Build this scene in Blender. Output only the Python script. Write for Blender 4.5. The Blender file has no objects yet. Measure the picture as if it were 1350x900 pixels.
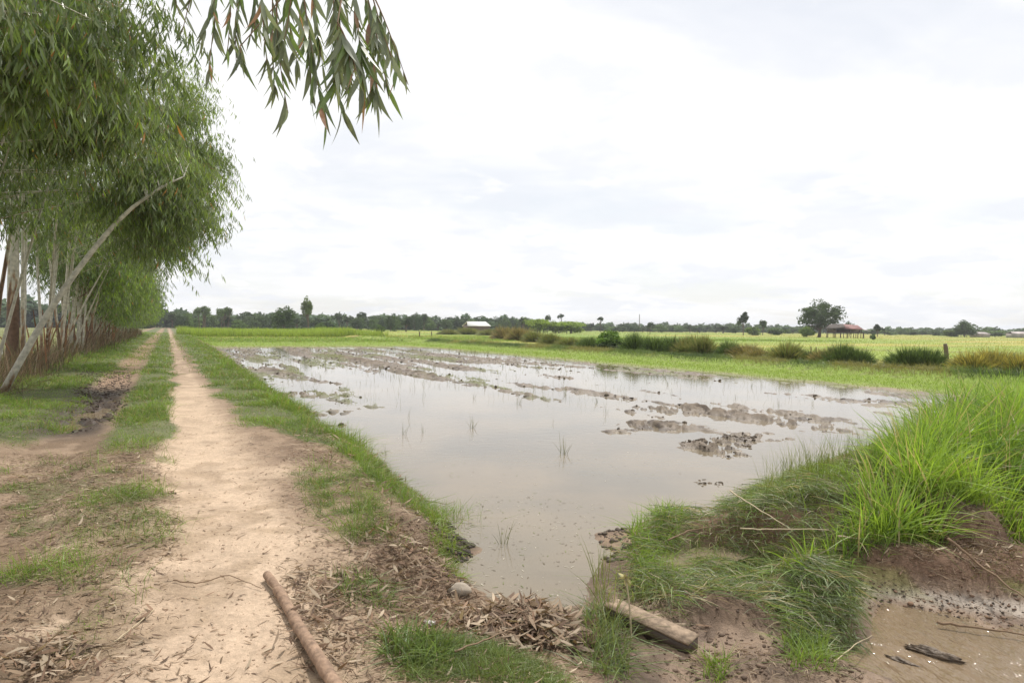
import bpy, math, numpy as np
from math import radians, sin, cos, pi
R = np.random.default_rng(7)
scn = bpy.context.scene
COL = scn.collection
CAMZ, F = 1.65, 900.0
PITCH, ROLL = radians(1.17), radians(0.6)

# ------------------------------------------------------------------ survey helpers (photo -> place)
_f = np.array([0, cos(PITCH), -sin(PITCH)]); _r0 = np.array([1., 0, 0]); _u0 = np.array([0, sin(PITCH), cos(PITCH)])
_r = _r0*cos(ROLL)+_u0*sin(ROLL); _u = _u0*cos(ROLL)-_r0*sin(ROLL)
def G(px, py, z=0.0):
    "ground point at height z under a photo pixel"
    d = _f*F+_r*(px-675)+_u*(450-py); t = (z-CAMZ)/d[2]
    return np.array([d[0]*t, d[1]*t, z])
def A(px, py, dep):
    "point at depth dep on the ray of a photo pixel"
    d = _f*F+_r*(px-675)+_u*(450-py); t = dep/d[1]
    return np.array([d[0]*t, d[1]*t, CAMZ+d[2]*t])
DX, DY = -0.451, 0.8925
def UV(x, y): return x*DX+y*DY, x*DY-y*DX          # along the road, across the road
def XY(u, v): return u*DX+v*DY, u*DY-v*DX

# ------------------------------------------------------------------ noise
def _h(ix, iy, s):
    h = (ix.astype(np.int64)*374761393+iy.astype(np.int64)*668265263+s*974634777) & 0xffffffff
    h = ((h ^ (h >> 13))*1274126177) & 0xffffffff
    h = (h ^ (h >> 16)) & 0xffffff
    return h/float(0xffffff)
def vn(x, y, s=0):
    x = np.asarray(x, float); y = np.asarray(y, float)
    ix = np.floor(x); iy = np.floor(y); fx = x-ix; fy = y-iy
    fx = fx*fx*(3-2*fx); fy = fy*fy*(3-2*fy)
    a = _h(ix, iy, s); b = _h(ix+1, iy, s); c = _h(ix, iy+1, s); d = _h(ix+1, iy+1, s)
    return (a*(1-fx)+b*fx)*(1-fy)+(c*(1-fx)+d*fx)*fy
def fb(x, y, s=0, o=4, g=.5):
    t = 0; a = 1; n = 0
    for i in range(o):
        t = t+a*vn(x*2**i+i*17.3, y*2**i-i*9.1, s+i); n += a; a *= g
    return t/n
def ss(x, a, b):
    t = np.clip((x-a)/(b-a), 0, 1); return t*t*(3-2*t)
def band(x, a, b, w=.25): return ss(x, a-w, a+w)*(1-ss(x, b-w, b+w))

# ------------------------------------------------------------------ terrain
CP = [(200,720,0),(300,800,0),(350,700,0),(400,850,0),(100,850,0),(450,700,0),(480,650,-.02),(530,705,-.02),(555,760,-.1),(480,780,-.04),
 (520,850,-.08),(470,880,-.05),(560,810,-.16),(590,720,-.3),(600,760,-.42),(610,700,-.45),(560,670,-.2),(590,690,-.44),(625,760,-.47),(600,806,-.3),(625,832,-.24),(700,820,-.22),
 (690,855,-.24),(640,880,-.14),(600,895,-.1),(720,890,-.18),(560,880,-.1),(670,790,-.42),(740,780,-.42),(785,745,-.41),(805,770,-.33),(770,800,-.36),
 (790,835,-.33),(850,875,-.38),(800,890,-.3),(880,845,-.42),(825,790,-.36),(845,760,-.29),(825,735,-.28),(920,800,-.54),(990,820,-.54),(1050,825,-.54),(870,795,-.52),(1000,862,-.4),(940,885,-.37),
 (1060,892,-.36),(1110,870,-.4),(1020,895,-.34),(1080,840,-.52),(1150,830,-.58),(1200,850,-.58),(1300,860,-.58),(1160,885,-.57),(1340,890,-.58),(1250,890,-.58),(1110,810,-.55),(1340,830,-.57),(1230,815,-.54),
 (1120,765,-.44),(1200,785,-.455),(1290,808,-.455),(1345,800,-.45),(1140,725,-.3),(1200,735,-.32),(1270,752,-.34),(1345,770,-.34),(1140,690,-.02),
 (1200,694,0),(1270,700,0),(1345,708,0),(1120,650,.1),(1250,650,.12),(840,700,-.28),(880,680,-.2),(950,690,0.02),(950,740,-.08),(1050,700,0.06),(1050,755,-.14),
 (1090,720,-.02),(870,745,-.22),(960,778,-.3),(1080,790,-.35),(910,655,-.40),(960,640,-.37),(812,705,-.34),(1040,775,-.27),
 (700,700,-.5),(750,650,-.5),(660,720,-.5),(700,750,-.47),(740,730,-.5),(800,700,-.47),(800,660,-.5),(850,640,-.47),(900,610,-.48),(650,690,-.5),(620,660,-.5),(770,680,-.5),(700,650,-.5),(700,600,-.48),(800,600,-.48),(960,775,-.6),(900,780,-.6),(1020,800,-.62),(960,795,-.62)]
CPW = np.array([G(*c) for c in CP])
PATCH = [(*UV(*G(a, b, -.37)[:2]), s_) for a, b, s_ in [(812, 570, .4), (850, 560, .45), (885, 563, .4), (945, 582, .45), (960, 600, .4), (925, 590, .35), (1010, 575, .6), (1080, 560, .7), (905, 625, .3), (870, 540, .6), (960, 545, .8), (655, 590, .12), (680, 592, .1), (430, 545, .5), (395, 520, .8), (450, 560, .3)]]
def base_z(u, v):
    z = np.zeros_like(u)
    # road crown, ruts, verge
    z = z+.05*band(v, -.8, .0, .2)-.04*band(v, -1.7, -.9, .25)-.03*band(v, .2, .9, .3)
    z = z-.13*band(v, -1.65, -1.0, .2)*band(u, 12.5, 18.5, .8)*ss(fb(u*1.2, v*2, 5), .25, .6)
    z = z+.05*band(v, -4.4, -1.9, .4)
    z = z+(-.3)*(1-ss(v, -6.4, -5.0))+.11*band(v, -1.75, -.95, .12)*band(u, 12.5, 19, .6)*(fb(u*4, v*7, 66, 3)-.5)*1.6
    sh = 1.95+.35*(fb(u*.5, u*0+3, 8)-.5)+.9*ss(u, 25, 60)
    bank = ss(v, sh, sh+1.15)
    # paddy / ditch / bund behind the bank
    row = fb(u*.16, v*1.5, 21, 3); fine = fb(u*1.5, v*2.6, 33, 4); tiny = fb(u*5, v*6, 35, 3)
    big = fb(u*.05+4, v*.13, 41, 2)
    mud = np.clip(1.0*ss(v, 6, 11)*ss(u+v*.45, 12, 17)+.68*ss(u, 19, 34)+.4*(1-ss(v, 4.2, 6.5))*ss(u, 14, 17), 0, 1)
    clod = fb(u*2.6, v*5.5, 36, 3, .6)
    ridge = np.exp(-((v-9.6-.3*np.sin(u*.35))/.33)**2)*ss(u, 13, 18)*.085*(.5+fine)
    ridge = ridge+np.exp(-((v-4.9-.4*np.sin(u*.6))/.45)**2)*ss(u, 15, 17)*.06*(.3+1.2*fine)
    floor = -.47+mud*(.054+.29*(row-.5)+.12*(big-.5))+.06*(fine-.5)*(.4+mud)+.19*mud*(clod-.5)+.05*(tiny-.5)*mud+ridge*(.4+clod)
    lf = ss(u, 60, 72)+ss(v, 20.8, 24.0)
    for (a_, b_, s_) in PATCH:
        floor = floor+.115*np.exp(-((u-a_)**2+(v-b_)**2)/(2*s_*s_*1.3))*ss(clod+.9*(fb(u*6, v*9, 37, 3)-.5), .40, .66)
    floor = floor*(1-np.clip(lf, 0, 1))+(-.33+.03*fine)*np.clip(lf, 0, 1)
    bund = np.exp(-((v-28.6)/1.1)**2)*.35
    floor = floor+bund
    floor = floor+.12*ss(v, 29, 33)
    ditch = -.6+.3*(1-ss(u, 0, 1.5))
    cross = ss(u, 3.5, 4.3)*(1-ss(u, 6.3, 7.3))*ss(v-2.2*np.maximum(u-5.0, 0), 3.6, 4.7)
    inner = np.where(u > 6, floor, ditch)
    inner = inner*(1-cross)+(.1+.05*(fine-.5)-.38*ss(u-(4.2+(v-5)*.45), 0, 1.4))*cross
    z = z*(1-bank)+inner*bank
    # left flooded field
    lfz = -.34+.14*(fb(u*.12, v*.4, 77, 3)-.45)
    wl = 1-ss(v, -7.5, -6.2)
    z = z*(1-wl)+lfz*wl
    return z
def TZ(x, y):
    x = np.asarray(x, float); y = np.asarray(y, float)
    u, v = UV(x, y); z = base_z(u, v)
    m = (y < 13) & (x > -3.5) & (x < 8)
    if m.any():
        xs = x[m]; ys = y[m]; W = np.full(xs.shape, .06); S = W*z[m]
        for c in CPW:
            w = np.exp(-((xs-c[0])**2+(ys-c[1])**2)/(2*.2**2)); W = W+w; S = S+w*c[2]
        z[m] = S/W
    r = np.hypot(x, y)
    nearw = 1/(1+(r/14)**2)
    rough = .35+.65*ss(v, 1.2, 2.2)+.4*(1-ss(v, -2, -.8))*(1-ss(u, 9, 12))
    z = z+nearw*rough*(.05*(fb(x*3, y*3, 91, 3)-.5)+.035*(fb(x*11, y*11, 92, 3)-.5)+.02*(fb(x*34, y*34, 93, 3)-.5))+.008*nearw*(fb(x*30, y*30, 94, 2)-.5)
    z = z+nearw*ss(v, 2.1, 2.8)*(1-ss(u, 4.0, 4.6))*(.07*(fb(x*4+3, y*4, 95, 3)-.5)+.03*(np.abs(fb(x*9, y*9, 96, 3)-.5)*-2+.3))
    z = z-.25*ss(r, 400, 2000)
    return z

# ------------------------------------------------------------------ mesh helpers
def mesh_obj(name, V, Fq, mat, parent=None, col=None, smooth=False, extra=None, loc=None):
    "V (n,3), Fq (m,k) faces all of one size or list of such arrays"
    me = bpy.data.meshes.new(name)
    V = np.asarray(V, float)
    if loc is not None: V = V-np.asarray(loc)
    L = Fq if isinstance(Fq, list) else [Fq]
    L = [np.asarray(q, np.int32) for q in L if len(q)]
    me.vertices.add(len(V)); me.vertices.foreach_set('co', V.astype(np.float32).ravel())
    idx = np.concatenate([q.ravel() for q in L]); tot = np.concatenate([np.full(len(q), q.shape[1], np.int32) for q in L])
    st = np.concatenate([[0], np.cumsum(tot)[:-1]]).astype(np.int32)
    me.loops.add(len(idx)); me.loops.foreach_set('vertex_index', idx)
    me.polygons.add(len(tot)); me.polygons.foreach_set('loop_start', st)
    if smooth: me.polygons.foreach_set('use_smooth', np.ones(len(tot), bool))
    me.update(calc_edges=True)
    if col is not None:
        a = me.color_attributes.new('Col', 'FLOAT_COLOR', 'POINT')
        c = np.ones((len(V), 4), np.float32); c[:, :3] = col; a.data.foreach_set('color', c.ravel())
    for k, val in (extra or {}).items():
        a = me.attributes.new(k, 'FLOAT', 'POINT'); a.data.foreach_set('value', np.asarray(val, np.float32))
    if mat: me.materials.append(mat)
    o = bpy.data.objects.new(name, me); COL.objects.link(o)
    if parent: o.parent = parent
    elif loc is not None: o.location = loc
    return o
def tag(o, label=None, cat=None, group=None, kind=None):
    if label: o['label'] = label
    if cat: o['category'] = cat
    if group: o['group'] = group
    if kind: o['kind'] = kind
    return o
def thing(name, label, cat, loc=(0, 0, 0), group=None, rz=0):
    o = bpy.data.objects.new(name, None); COL.objects.link(o); o.empty_display_size = .2
    o.location = loc; o.rotation_euler = (0, 0, rz)
    return tag(o, label, cat, group)
def dup(root, loc, rz=0, sc=1, label=None, group=None):
    c = root.copy(); COL.objects.link(c); c.location = loc; c.rotation_euler = (0, 0, rz)
    c.scale = sc if hasattr(sc, '__len__') else (sc, sc, sc)
    if label: c['label'] = label
    if group: c['group'] = group
    for ch in list(root.children):
        d = ch.copy(); COL.objects.link(d); d.parent = c
        for g in list(ch.children):
            e = g.copy(); COL.objects.link(e); e.parent = d
    return c
def nrm(a): return a/np.maximum(np.linalg.norm(a, axis=-1, keepdims=True), 1e-9)
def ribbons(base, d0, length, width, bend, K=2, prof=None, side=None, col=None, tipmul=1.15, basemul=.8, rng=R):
    "curved blades: base (n,3), initial direction d0 (n,3), bend (n,3); returns V, F, C"
    n = len(base); length = np.broadcast_to(length, (n,)).astype(float); width = np.broadcast_to(width, (n,)).astype(float)
    if side is None:
        side = nrm(np.cross(d0, rng.normal(size=(n, 3))))
    side = nrm(side)
    ts = np.linspace(0, 1, K+1)
    if prof is None: prof = np.interp(ts, [0, .4, 1], [.8, 1, .06])
    V = np.zeros((n, K+1, 2, 3)); C = np.zeros((n, K+1, 2, 3))
    for i, t in enumerate(ts):
        c = base+length[:, None]*(t*d0+t*t*bend)
        w = side*(width*prof[i]*.5)[:, None]
        V[:, i, 0] = c-w; V[:, i, 1] = c+w
        if col is not None:
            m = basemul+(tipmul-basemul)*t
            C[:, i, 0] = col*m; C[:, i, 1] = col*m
    F = np.zeros((n, K, 4), np.int32); off = (np.arange(n)*(K+1)*2)[:, None]
    for i in range(K):
        a = i*2
        F[:, i] = off+np.array([a, a+1, a+3, a+2])
    return V.reshape(-1, 3), F.reshape(-1, 4), C.reshape(-1, 3)
def tube(P, rad, n=6, cap=True):
    P = np.asarray(P, float); m = len(P); rad = np.broadcast_to(rad, (m,))
    T = nrm(np.gradient(P, axis=0)); ref = np.array([0.31, .17, .93]) if abs(T[0][2]) < .9 else np.array([1., .1, 0])
    V = np.zeros((m, n, 3)); a = np.arange(n)*2*pi/n
    for i in range(m):
        s = nrm(np.cross(T[i], ref)); q = np.cross(T[i], s)
        V[i] = P[i]+rad[i]*(np.cos(a)[:, None]*s+np.sin(a)[:, None]*q)
    F = [[i*n+j, i*n+(j+1) % n, (i+1)*n+(j+1) % n, (i+1)*n+j] for i in range(m-1) for j in range(n)]
    V = V.reshape(-1, 3)
    if cap:
        V = np.vstack([V, P[0], P[-1]]); c0 = m*n
        for j in range(n):
            F.append([c0, (j+1) % n, j, j]); F.append([c0+1, (m-1)*n+j, (m-1)*n+(j+1) % n, (m-1)*n+(j+1) % n])
    F = np.array(F)
    return V, F
def split_tri(F):
    F = np.asarray(F); t = F[:, 2] == F[:, 3]
    return [F[~t], F[t][:, :3]]
def join(parts):
    V = []; Fq = []; C = []; o = 0
    for p in parts:
        V.append(p[0]); Fq.append(np.asarray(p[1])+o); o += len(p[0])
        if len(p) > 2 and p[2] is not None: C.append(p[2])
    return np.vstack(V), np.vstack(Fq), (np.vstack(C) if C else None)
def boxm(cx, cy, cz, sx, sy, sz):
    v = np.array([[a, b, c] for a in (-1, 1) for b in (-1, 1) for c in (-1, 1)])*np.array([sx, sy, sz])/2+np.array([cx, cy, cz])
    f = np.array([[0, 1, 3, 2], [4, 6, 7, 5], [0, 4, 5, 1], [2, 3, 7, 6], [0, 2, 6, 4], [1, 5, 7, 3]])
    return v, f

# ------------------------------------------------------------------ materials
def mat(name, fn):
    m = bpy.data.materials.new(name); m.use_nodes = True; nt = m.node_tree
    b = nt.nodes['Principled BSDF']; fn(nt, b); return m
def N(nt, t, **k):
    n = nt.nodes.new(t)
    for a, v in k.items():
        if a in n.inputs: n.inputs[a].default_value = v
        else: setattr(n, a, v)
    return n
def noise_mul(nt, src, scale, lo, hi, detail=4, coord='Object', rough=.6):
    tc = N(nt, 'ShaderNodeTexCoord'); no = N(nt, 'ShaderNodeTexNoise'); no.inputs['Scale'].default_value = scale
    no.inputs['Detail'].default_value = detail; no.inputs['Roughness'].default_value = rough
    nt.links.new(tc.outputs[coord], no.inputs['Vector'])
    mr = N(nt, 'ShaderNodeMapRange'); mr.inputs['From Min'].default_value = .25; mr.inputs['From Max'].default_value = .75
    mr.inputs['To Min'].default_value = lo; mr.inputs['To Max'].default_value = hi
    nt.links.new(no.outputs['Fac'], mr.inputs['Value'])
    mx = N(nt, 'ShaderNodeMix', data_type='RGBA', blend_type='MULTIPLY'); mx.inputs[0].default_value = 1
    nt.links.new(src, mx.inputs[6]); nt.links.new(mr.outputs[0], mx.inputs[7])
    return mx.outputs[2], no.outputs['Fac']
def bump(nt, b, fac, strength=.4, dist=.02):
    bp = N(nt, 'ShaderNodeBump'); bp.inputs['Strength'].default_value = strength; bp.inputs['Distance'].default_value = dist
    nt.links.new(fac, bp.inputs['Height']); nt.links.new(bp.outputs[0], b.inputs['Normal'])
def leaf_mat(name, trans=.35, rough=.45, spec=.4):
    def fn(nt, b):
        at = N(nt, 'ShaderNodeVertexColor', layer_name='Col')
        c, f = noise_mul(nt, at.outputs['Color'], 3.0, .8, 1.2, 2)
        nt.links.new(c, b.inputs['Base Color']); b.inputs['Roughness'].default_value = rough
        b.inputs['Specular IOR Level'].default_value = spec
        tr = N(nt, 'ShaderNodeBsdfTranslucent'); mx = N(nt, 'ShaderNodeMixShader'); mx.inputs[0].default_value = trans
        g = N(nt, 'ShaderNodeMix', data_type='RGBA', blend_type='MULTIPLY'); g.inputs[0].default_value = 1; g.inputs[7].default_value = (1.5, 1.45, .8, 1)
        nt.links.new(c, g.inputs[6]); nt.links.new(g.outputs[2], tr.inputs['Color'])
        nt.links.new(b.outputs[0], mx.inputs[1]); nt.links.new(tr.outputs[0], mx.inputs[2])
        nt.links.new(mx.outputs[0], nt.nodes['Material Output'].inputs['Surface'])
    return mat(name, fn)
def simple(name, col, rough=.8, scale=8, lo=.75, hi=1.25, bs=.3, bd=.01, spec=.3):
    def fn(nt, b):
        rgb = N(nt, 'ShaderNodeRGB'); rgb.outputs[0].default_value = (*col, 1)
        c, f = noise_mul(nt, rgb.outputs[0], scale, lo, hi, 5)
        nt.links.new(c, b.inputs['Base Color']); b.inputs['Roughness'].default_value = rough
        b.inputs['Specular IOR Level'].default_value = spec
        bump(nt, b, f, bs, bd)
    return mat(name, fn)
M_grass = leaf_mat('grass_blade'); M_leaf = leaf_mat('eucalyptus_leaf', .28, .4, .5)
M_far = leaf_mat('far_foliage', .2, .7, .2); M_dry = leaf_mat('dry_leaf', .12, .7, .25)
def ground_fn(nt, b):
    at = N(nt, 'ShaderNodeVertexColor', layer_name='Col')
    c, f = noise_mul(nt, at.outputs['Color'], 26, .72, 1.22, 6, rough=.7)
    c2, f2 = noise_mul(nt, c, 130, .78, 1.18, 4, rough=.7)
    c3, f3 = noise_mul(nt, c2, 2.2, .85, 1.15, 4)
    nt.links.new(c3, b.inputs['Base Color'])
    w = N(nt, 'ShaderNodeAttribute', attribute_name='wet')
    mr = N(nt, 'ShaderNodeMapRange'); mr.inputs['To Min'].default_value = .92; mr.inputs['To Max'].default_value = .32
    nt.links.new(w.outputs['Fac'], mr.inputs['Value']); nt.links.new(mr.outputs[0], b.inputs['Roughness'])
    b.inputs['Specular IOR Level'].default_value = .35
    ad = N(nt, 'ShaderNodeMath', operation='ADD'); nt.links.new(f, ad.inputs[0])
    ml = N(nt, 'ShaderNodeMath', operation='MULTIPLY'); ml.inputs[1].default_value = .35; nt.links.new(f2, ml.inputs[0]); nt.links.new(ml.outputs[0], ad.inputs[1])
    bump(nt, b, ad.outputs[0], .7, .022)
M_ground = mat('earth', ground_fn)
def water_fn(col, rough, bsc, bstr, bd, stretch=(1, 1, 1), alt=None):
    def fn(nt, b):
        tc = N(nt, 'ShaderNodeTexCoord'); mp = N(nt, 'ShaderNodeMapping'); mp.inputs['Scale'].default_value = stretch
        mp.inputs['Rotation'].default_value = (0, 0, radians(-26.8))
        nt.links.new(tc.outputs['Object'], mp.inputs['Vector'])
        n1 = N(nt, 'ShaderNodeTexNoise'); n1.inputs['Scale'].default_value = bsc; n1.inputs['Detail'].default_value = 3
        nt.links.new(mp.outputs[0], n1.inputs['Vector'])
        n2 = N(nt, 'ShaderNodeTexNoise'); n2.inputs['Scale'].default_value = .6; n2.inputs['Detail'].default_value = 5
        nt.links.new(tc.outputs['Object'], n2.inputs['Vector'])
        rp = N(nt, 'ShaderNodeMix', data_type='RGBA'); rp.inputs[6].default_value = (*col, 1); rp.inputs[7].default_value = (*(alt or col), 1)
        mr = N(nt, 'ShaderNodeMapRange'); mr.inputs['From Min'].default_value = .35; mr.inputs['From Max'].default_value = .65
        nt.links.new(n2.outputs['Fac'], mr.inputs['Value']); nt.links.new(mr.outputs[0], rp.inputs[0])
        nt.links.new(rp.outputs[2], b.inputs['Base Color'])
        b.inputs['Roughness'].default_value = rough; b.inputs['IOR'].default_value = 1.36
        bump(nt, b, n1.outputs['Fac'], bstr, bd)
    return fn
M_paddy = mat('muddy_paddy_water', water_fn((.225, .18, .12), .05, 5, .16, .012, alt=(.17, .145, .105)))
M_stream = mat('shallow_muddy_stream', water_fn((.17, .13, .082), .05, 13, 1.0, .06, (1, .4, 1), alt=(.23, .165, .105)))
def bark_fn(nt, b):
    tc = N(nt, 'ShaderNodeTexCoord'); sp = N(nt, 'ShaderNodeSeparateXYZ'); nt.links.new(tc.outputs['Object'], sp.inputs[0])
    mp = N(nt, 'ShaderNodeMapping'); mp.inputs['Scale'].default_value = (6, 6, 1.1); nt.links.new(tc.outputs['Object'], mp.inputs['Vector'])
    no = N(nt, 'ShaderNodeTexNoise'); no.inputs['Scale'].default_value = 1.6; no.inputs['Detail'].default_value = 6
    nt.links.new(mp.outputs[0], no.inputs['Vector'])
    oi = N(nt, 'ShaderNodeAttribute', attribute_name='red')
    m1 = N(nt, 'ShaderNodeMath', operation='MULTIPLY_ADD'); m1.inputs[1].default_value = 3.6; nt.links.new(no.outputs['Fac'], m1.inputs[0])
    inv = N(nt, 'ShaderNodeMath', operation='MULTIPLY'); inv.inputs[1].default_value = -.75; nt.links.new(sp.outputs['Z'], inv.inputs[0])
    nt.links.new(inv.outputs[0], m1.inputs[2])
    m2 = N(nt, 'ShaderNodeMath', operation='ADD'); nt.links.new(m1.outputs[0], m2.inputs[0]); nt.links.new(oi.outputs['Fac'], m2.inputs[1])
    cr = N(nt, 'ShaderNodeValToRGB'); nt.links.new(m2.outputs[0], cr.inputs[0])
    e = cr.color_ramp.elements; e[0].position = .25; e[0].color = (.56, .53, .44, 1); e[1].position = 1.0; e[1].color = (.17, .10, .062, 1)
    x = e.new(.55); x.color = (.40, .32, .22, 1); x = e.new(.75); x.color = (.33, .19, .105, 1)
    c, f = noise_mul(nt, cr.outputs[0], 9, .5, 1.25, 6)
    nt.links.new(c, b.inputs['Base Color']); b.inputs['Roughness'].default_value = .75
    bump(nt, b, f, .5, .01)
M_bark = mat('eucalyptus_bark', bark_fn)
M_dbark = simple('rough_bark', (.13, .10, .075), .9, 5)
M_twig = simple('twig_bark', (.22, .15, .095), .85, 20)
M_twigpale = simple('dry_straw', (.46, .38, .25), .8, 20)
M_pole = simple('weathered_brown_wood', (.30, .20, .135), .8, 22, .45, 1.4, .9, .012)
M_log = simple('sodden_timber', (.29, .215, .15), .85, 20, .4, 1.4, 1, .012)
M_logdark = simple('wet_shaded_timber', (.075, .055, .042), .5, 16)  # wet wood, with the shade of the block's sides painted into its colour
M_stone = simple('grey_brown_stone', (.33, .28, .22), .8, 18, .7, 1.25, .7, .01)
M_mud = simple('wet_mud', (.14, .105, .075), .45, 14, .5, 1.4, 1, .03)
M_white = simple('dirty_white_film', (.62, .58, .54), .5, 12)

# ------------------------------------------------------------------ ground sheet
def mixc(c, k, col):
    return c*(1-k[:, None])+np.array(col)*k[:, None]
def ground_color(x, y, z):
    u, v = UV(x, y); n = len(x); r = np.hypot(x, y)
    f1 = fb(x*.8, y*.8, 51, 4); f2 = fb(x*3.3, y*3.3, 52, 4); f3 = fb(u*.6, v*2.5, 53, 4)
    c = np.tile(np.array([.30, .215, .145]), (n, 1))
    sand = band(v, -.15+.5*(f1-.5), .95+.6*(f2-.5), .3)
    near = (1-ss(u, 7, 12))
    sand = np.maximum(sand, near*ss(f1+.25*f2, .63, .78)*(1-ss(v, 1.0, 1.9))*.85)
    farp = ss(u, 14, 34)
    sand = sand*(1-.55*farp)*(1-farp*(1-band(v, .25, .8, .15)))
    c = mixc(c, np.clip(sand*1.1, 0, 1), (.55, .415, .295))
    c = mixc(c, near*sand*ss(f2, .5, .66)*.45, (.36, .26, .165))
    lit = ss(.6*f2+.5*f3+.12*(1-ss(v, -.9, -.1))*near, .5, .64)*(1-.75*sand)*(1-ss(v, 1.6, 2.2))
    c = mixc(c, .85*lit, (.19, .13, .082))
    c = mixc(c, .7*near*(1-ss(v, -.45, .1))*ss(f2+.4*(f1-.5), .40, .56), (.21, .145, .09))
    c = mixc(c, .75*band(v, 1.1, 2.2, .3)*ss(f2, .35, .55)*near, (.20, .135, .09))
    g = grass_d(u, v, x, y)
    c = mixc(c, np.clip(g*1.2, 0, 1)*.85, (.10, .13, .045))
    mudr = band(v+.25*(f2-.5), -1.95, -.9, .15)*band(u, 12.0, 21.5, .8)
    c = mixc(c, mudr, (.075, .052, .038))
    strip = band(v, -1.75, -.95, .25)*ss(u, 19, 21)
    c = mixc(c, strip*.8, (.30, .20, .13))
    # bank down to the water and paddy mud
    low = ss(v, 2.25, 2.8)*(1-np.clip(ss(v, 21, 24)+ss(u, 58, 70), 0, 1))
    pm = ss(u, 6.6, 7.4)*low
    wet = 1-ss(z, -.36, -.24)
    c = mixc(c, pm, (.20, .16, .12)); c = mixc(c, pm*ss(f2, .5, .7), (.11, .085, .065))
    c = mixc(c, pm*ss(fb(u*.2, v*.9, 61, 3), .5, .66)*ss(u, 12, 20)*.75, (.15, .16, .06))
    # near drain area
    dr = ss(v, 2.0, 2.5)*(1-ss(u, 6.4, 7.0))
    c = mixc(c, dr, (.27, .19, .13)); c = mixc(c, dr*ss(f2, .42, .62), (.17, .115, .078))
    c = mixc(c, dr*band(z, -.33, -.02, .05)*ss(v, 4.2, 4.8)*.8, (.17, .10, .065))
    c = mixc(c, dr*band(z, -.47, -.41, .02)*ss(v, 4.6, 5)*.9, (.40, .34, .28))
    c = mixc(c, dr*ss(z, -.02, .05)*.9, (.075, .07, .03))
    c = mixc(c, dr*ss(v, 3.8, 4.6)*ss(f3, .5, .6)*band(z, -.45, -.3, .03)*.6, (.20, .20, .06))
    c = mixc(c, .8*ss(v, 2.0, 2.3)*(1-ss(v, 3.2, 3.5))*(1-ss(u, 6.8, 8))*band(z, -.36, -.13, .04), (.085, .062, .046))
    # green strip and fields
    gs = np.clip(ss(v, 21.2+2.2*(f3-.5)*2, 24.0)+ss(u, 60+8*(f1-.5), 72), 0, 1)*ss(v, 2.9, 3.6)*ss(u, 4, 8)
    gcol = (.22, .30, .05)
    c = mixc(c, gs, gcol)
    c = mixc(c, gs*ss(f2, .5, .7)*.5, (.21, .20, .08))
    fld = ss(v, 29.5, 30.5)+ss(u, 95, 100)*ss(v, 3.5, 5)
    fld = np.clip(fld, 0, 1)
    p = fb(u*.02, v*.03, 71, 3); q = fb(u*.05, v*.012, 72, 3)
    c = mixc(c, fld, (.265, .33, .065)); c = mixc(c, fld*ss(p, .45, .55)*.9, (.22, .305, .06))
    c = mixc(c, fld*ss(q, .5, .58)*.75, (.44, .37, .11))
    yb = np.abs(((y+x*.35)/26) % 1-.5)
    c = mixc(c, fld*ss(yb, .45, .48)*.95*ss(fb(x*.05, y*.05, 73), .4, .5), (.22, .155, .07))
    vb = np.abs(((v-30)/34) % 1-.5)
    c = mixc(c, fld*ss(vb, .475, .49)*.6, (.16, .14, .06))
    lf = 1-ss(v, -7, -5.2)
    c = mixc(c, lf, (.17, .19, .06)); c = mixc(c, lf*ss(f1, .5, .65)*.6, (.22, .20, .09))
    wetm = np.clip(pm*.8*wet+dr*ss(-z, .3, .45)*.7+mudr*.8, 0, 1)
    return c, wetm
def grass_d(u, v, x, y):
    f = fb(x*1.1, y*1.1, 81, 4); f2 = fb(x*4, y*4, 82, 3)
    cen = band(v, -.72+.3*(f-.5), .02+.5*(f-.5)+.12*ss(u, 12, 25), .14)*(ss(u, 9.2, 11.5)+.5*ss(u, 4.5, 8)*ss(f, .5, .58))
    lef = band(v, -3.9, -1.7+.6*(f-.5)+.3*band(u, 12, 19, 1), .2)*ss(u+(v+2.2)*1.2, 11.0, 12.3)
    cen = np.maximum(cen, .6*band(v, -1.8, -.9, .2)*ss(f, .5, .62)*ss(u, 19, 24))
    inner = 1.02+.95*(1-ss(u, 8.5, 13))+.7*(f-.5)+.3*(f2-.5)
    rig = ss(v, inner-.1, inner+.25)*(1-ss(v, 2.75, 3.05))*ss(u, 6.2, 7.4)
    rig2 = .7*band(v, 1.25, 1.75, .15)*band(u, 5.2, 8.0, .5)*ss(f2, .45, .6)
    far = ss(v, 2.9, 3.3)*ss(u, 80, 84)
    pat = .5*ss(fb(x*1.6, y*1.6, 84, 3), .62, .7)*(1-ss(u, 8, 11))*(1-ss(v, -1.2, .0))
    return np.clip(np.maximum.reduce([cen, lef, rig, rig2, far, pat]), 0, 1)
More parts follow.
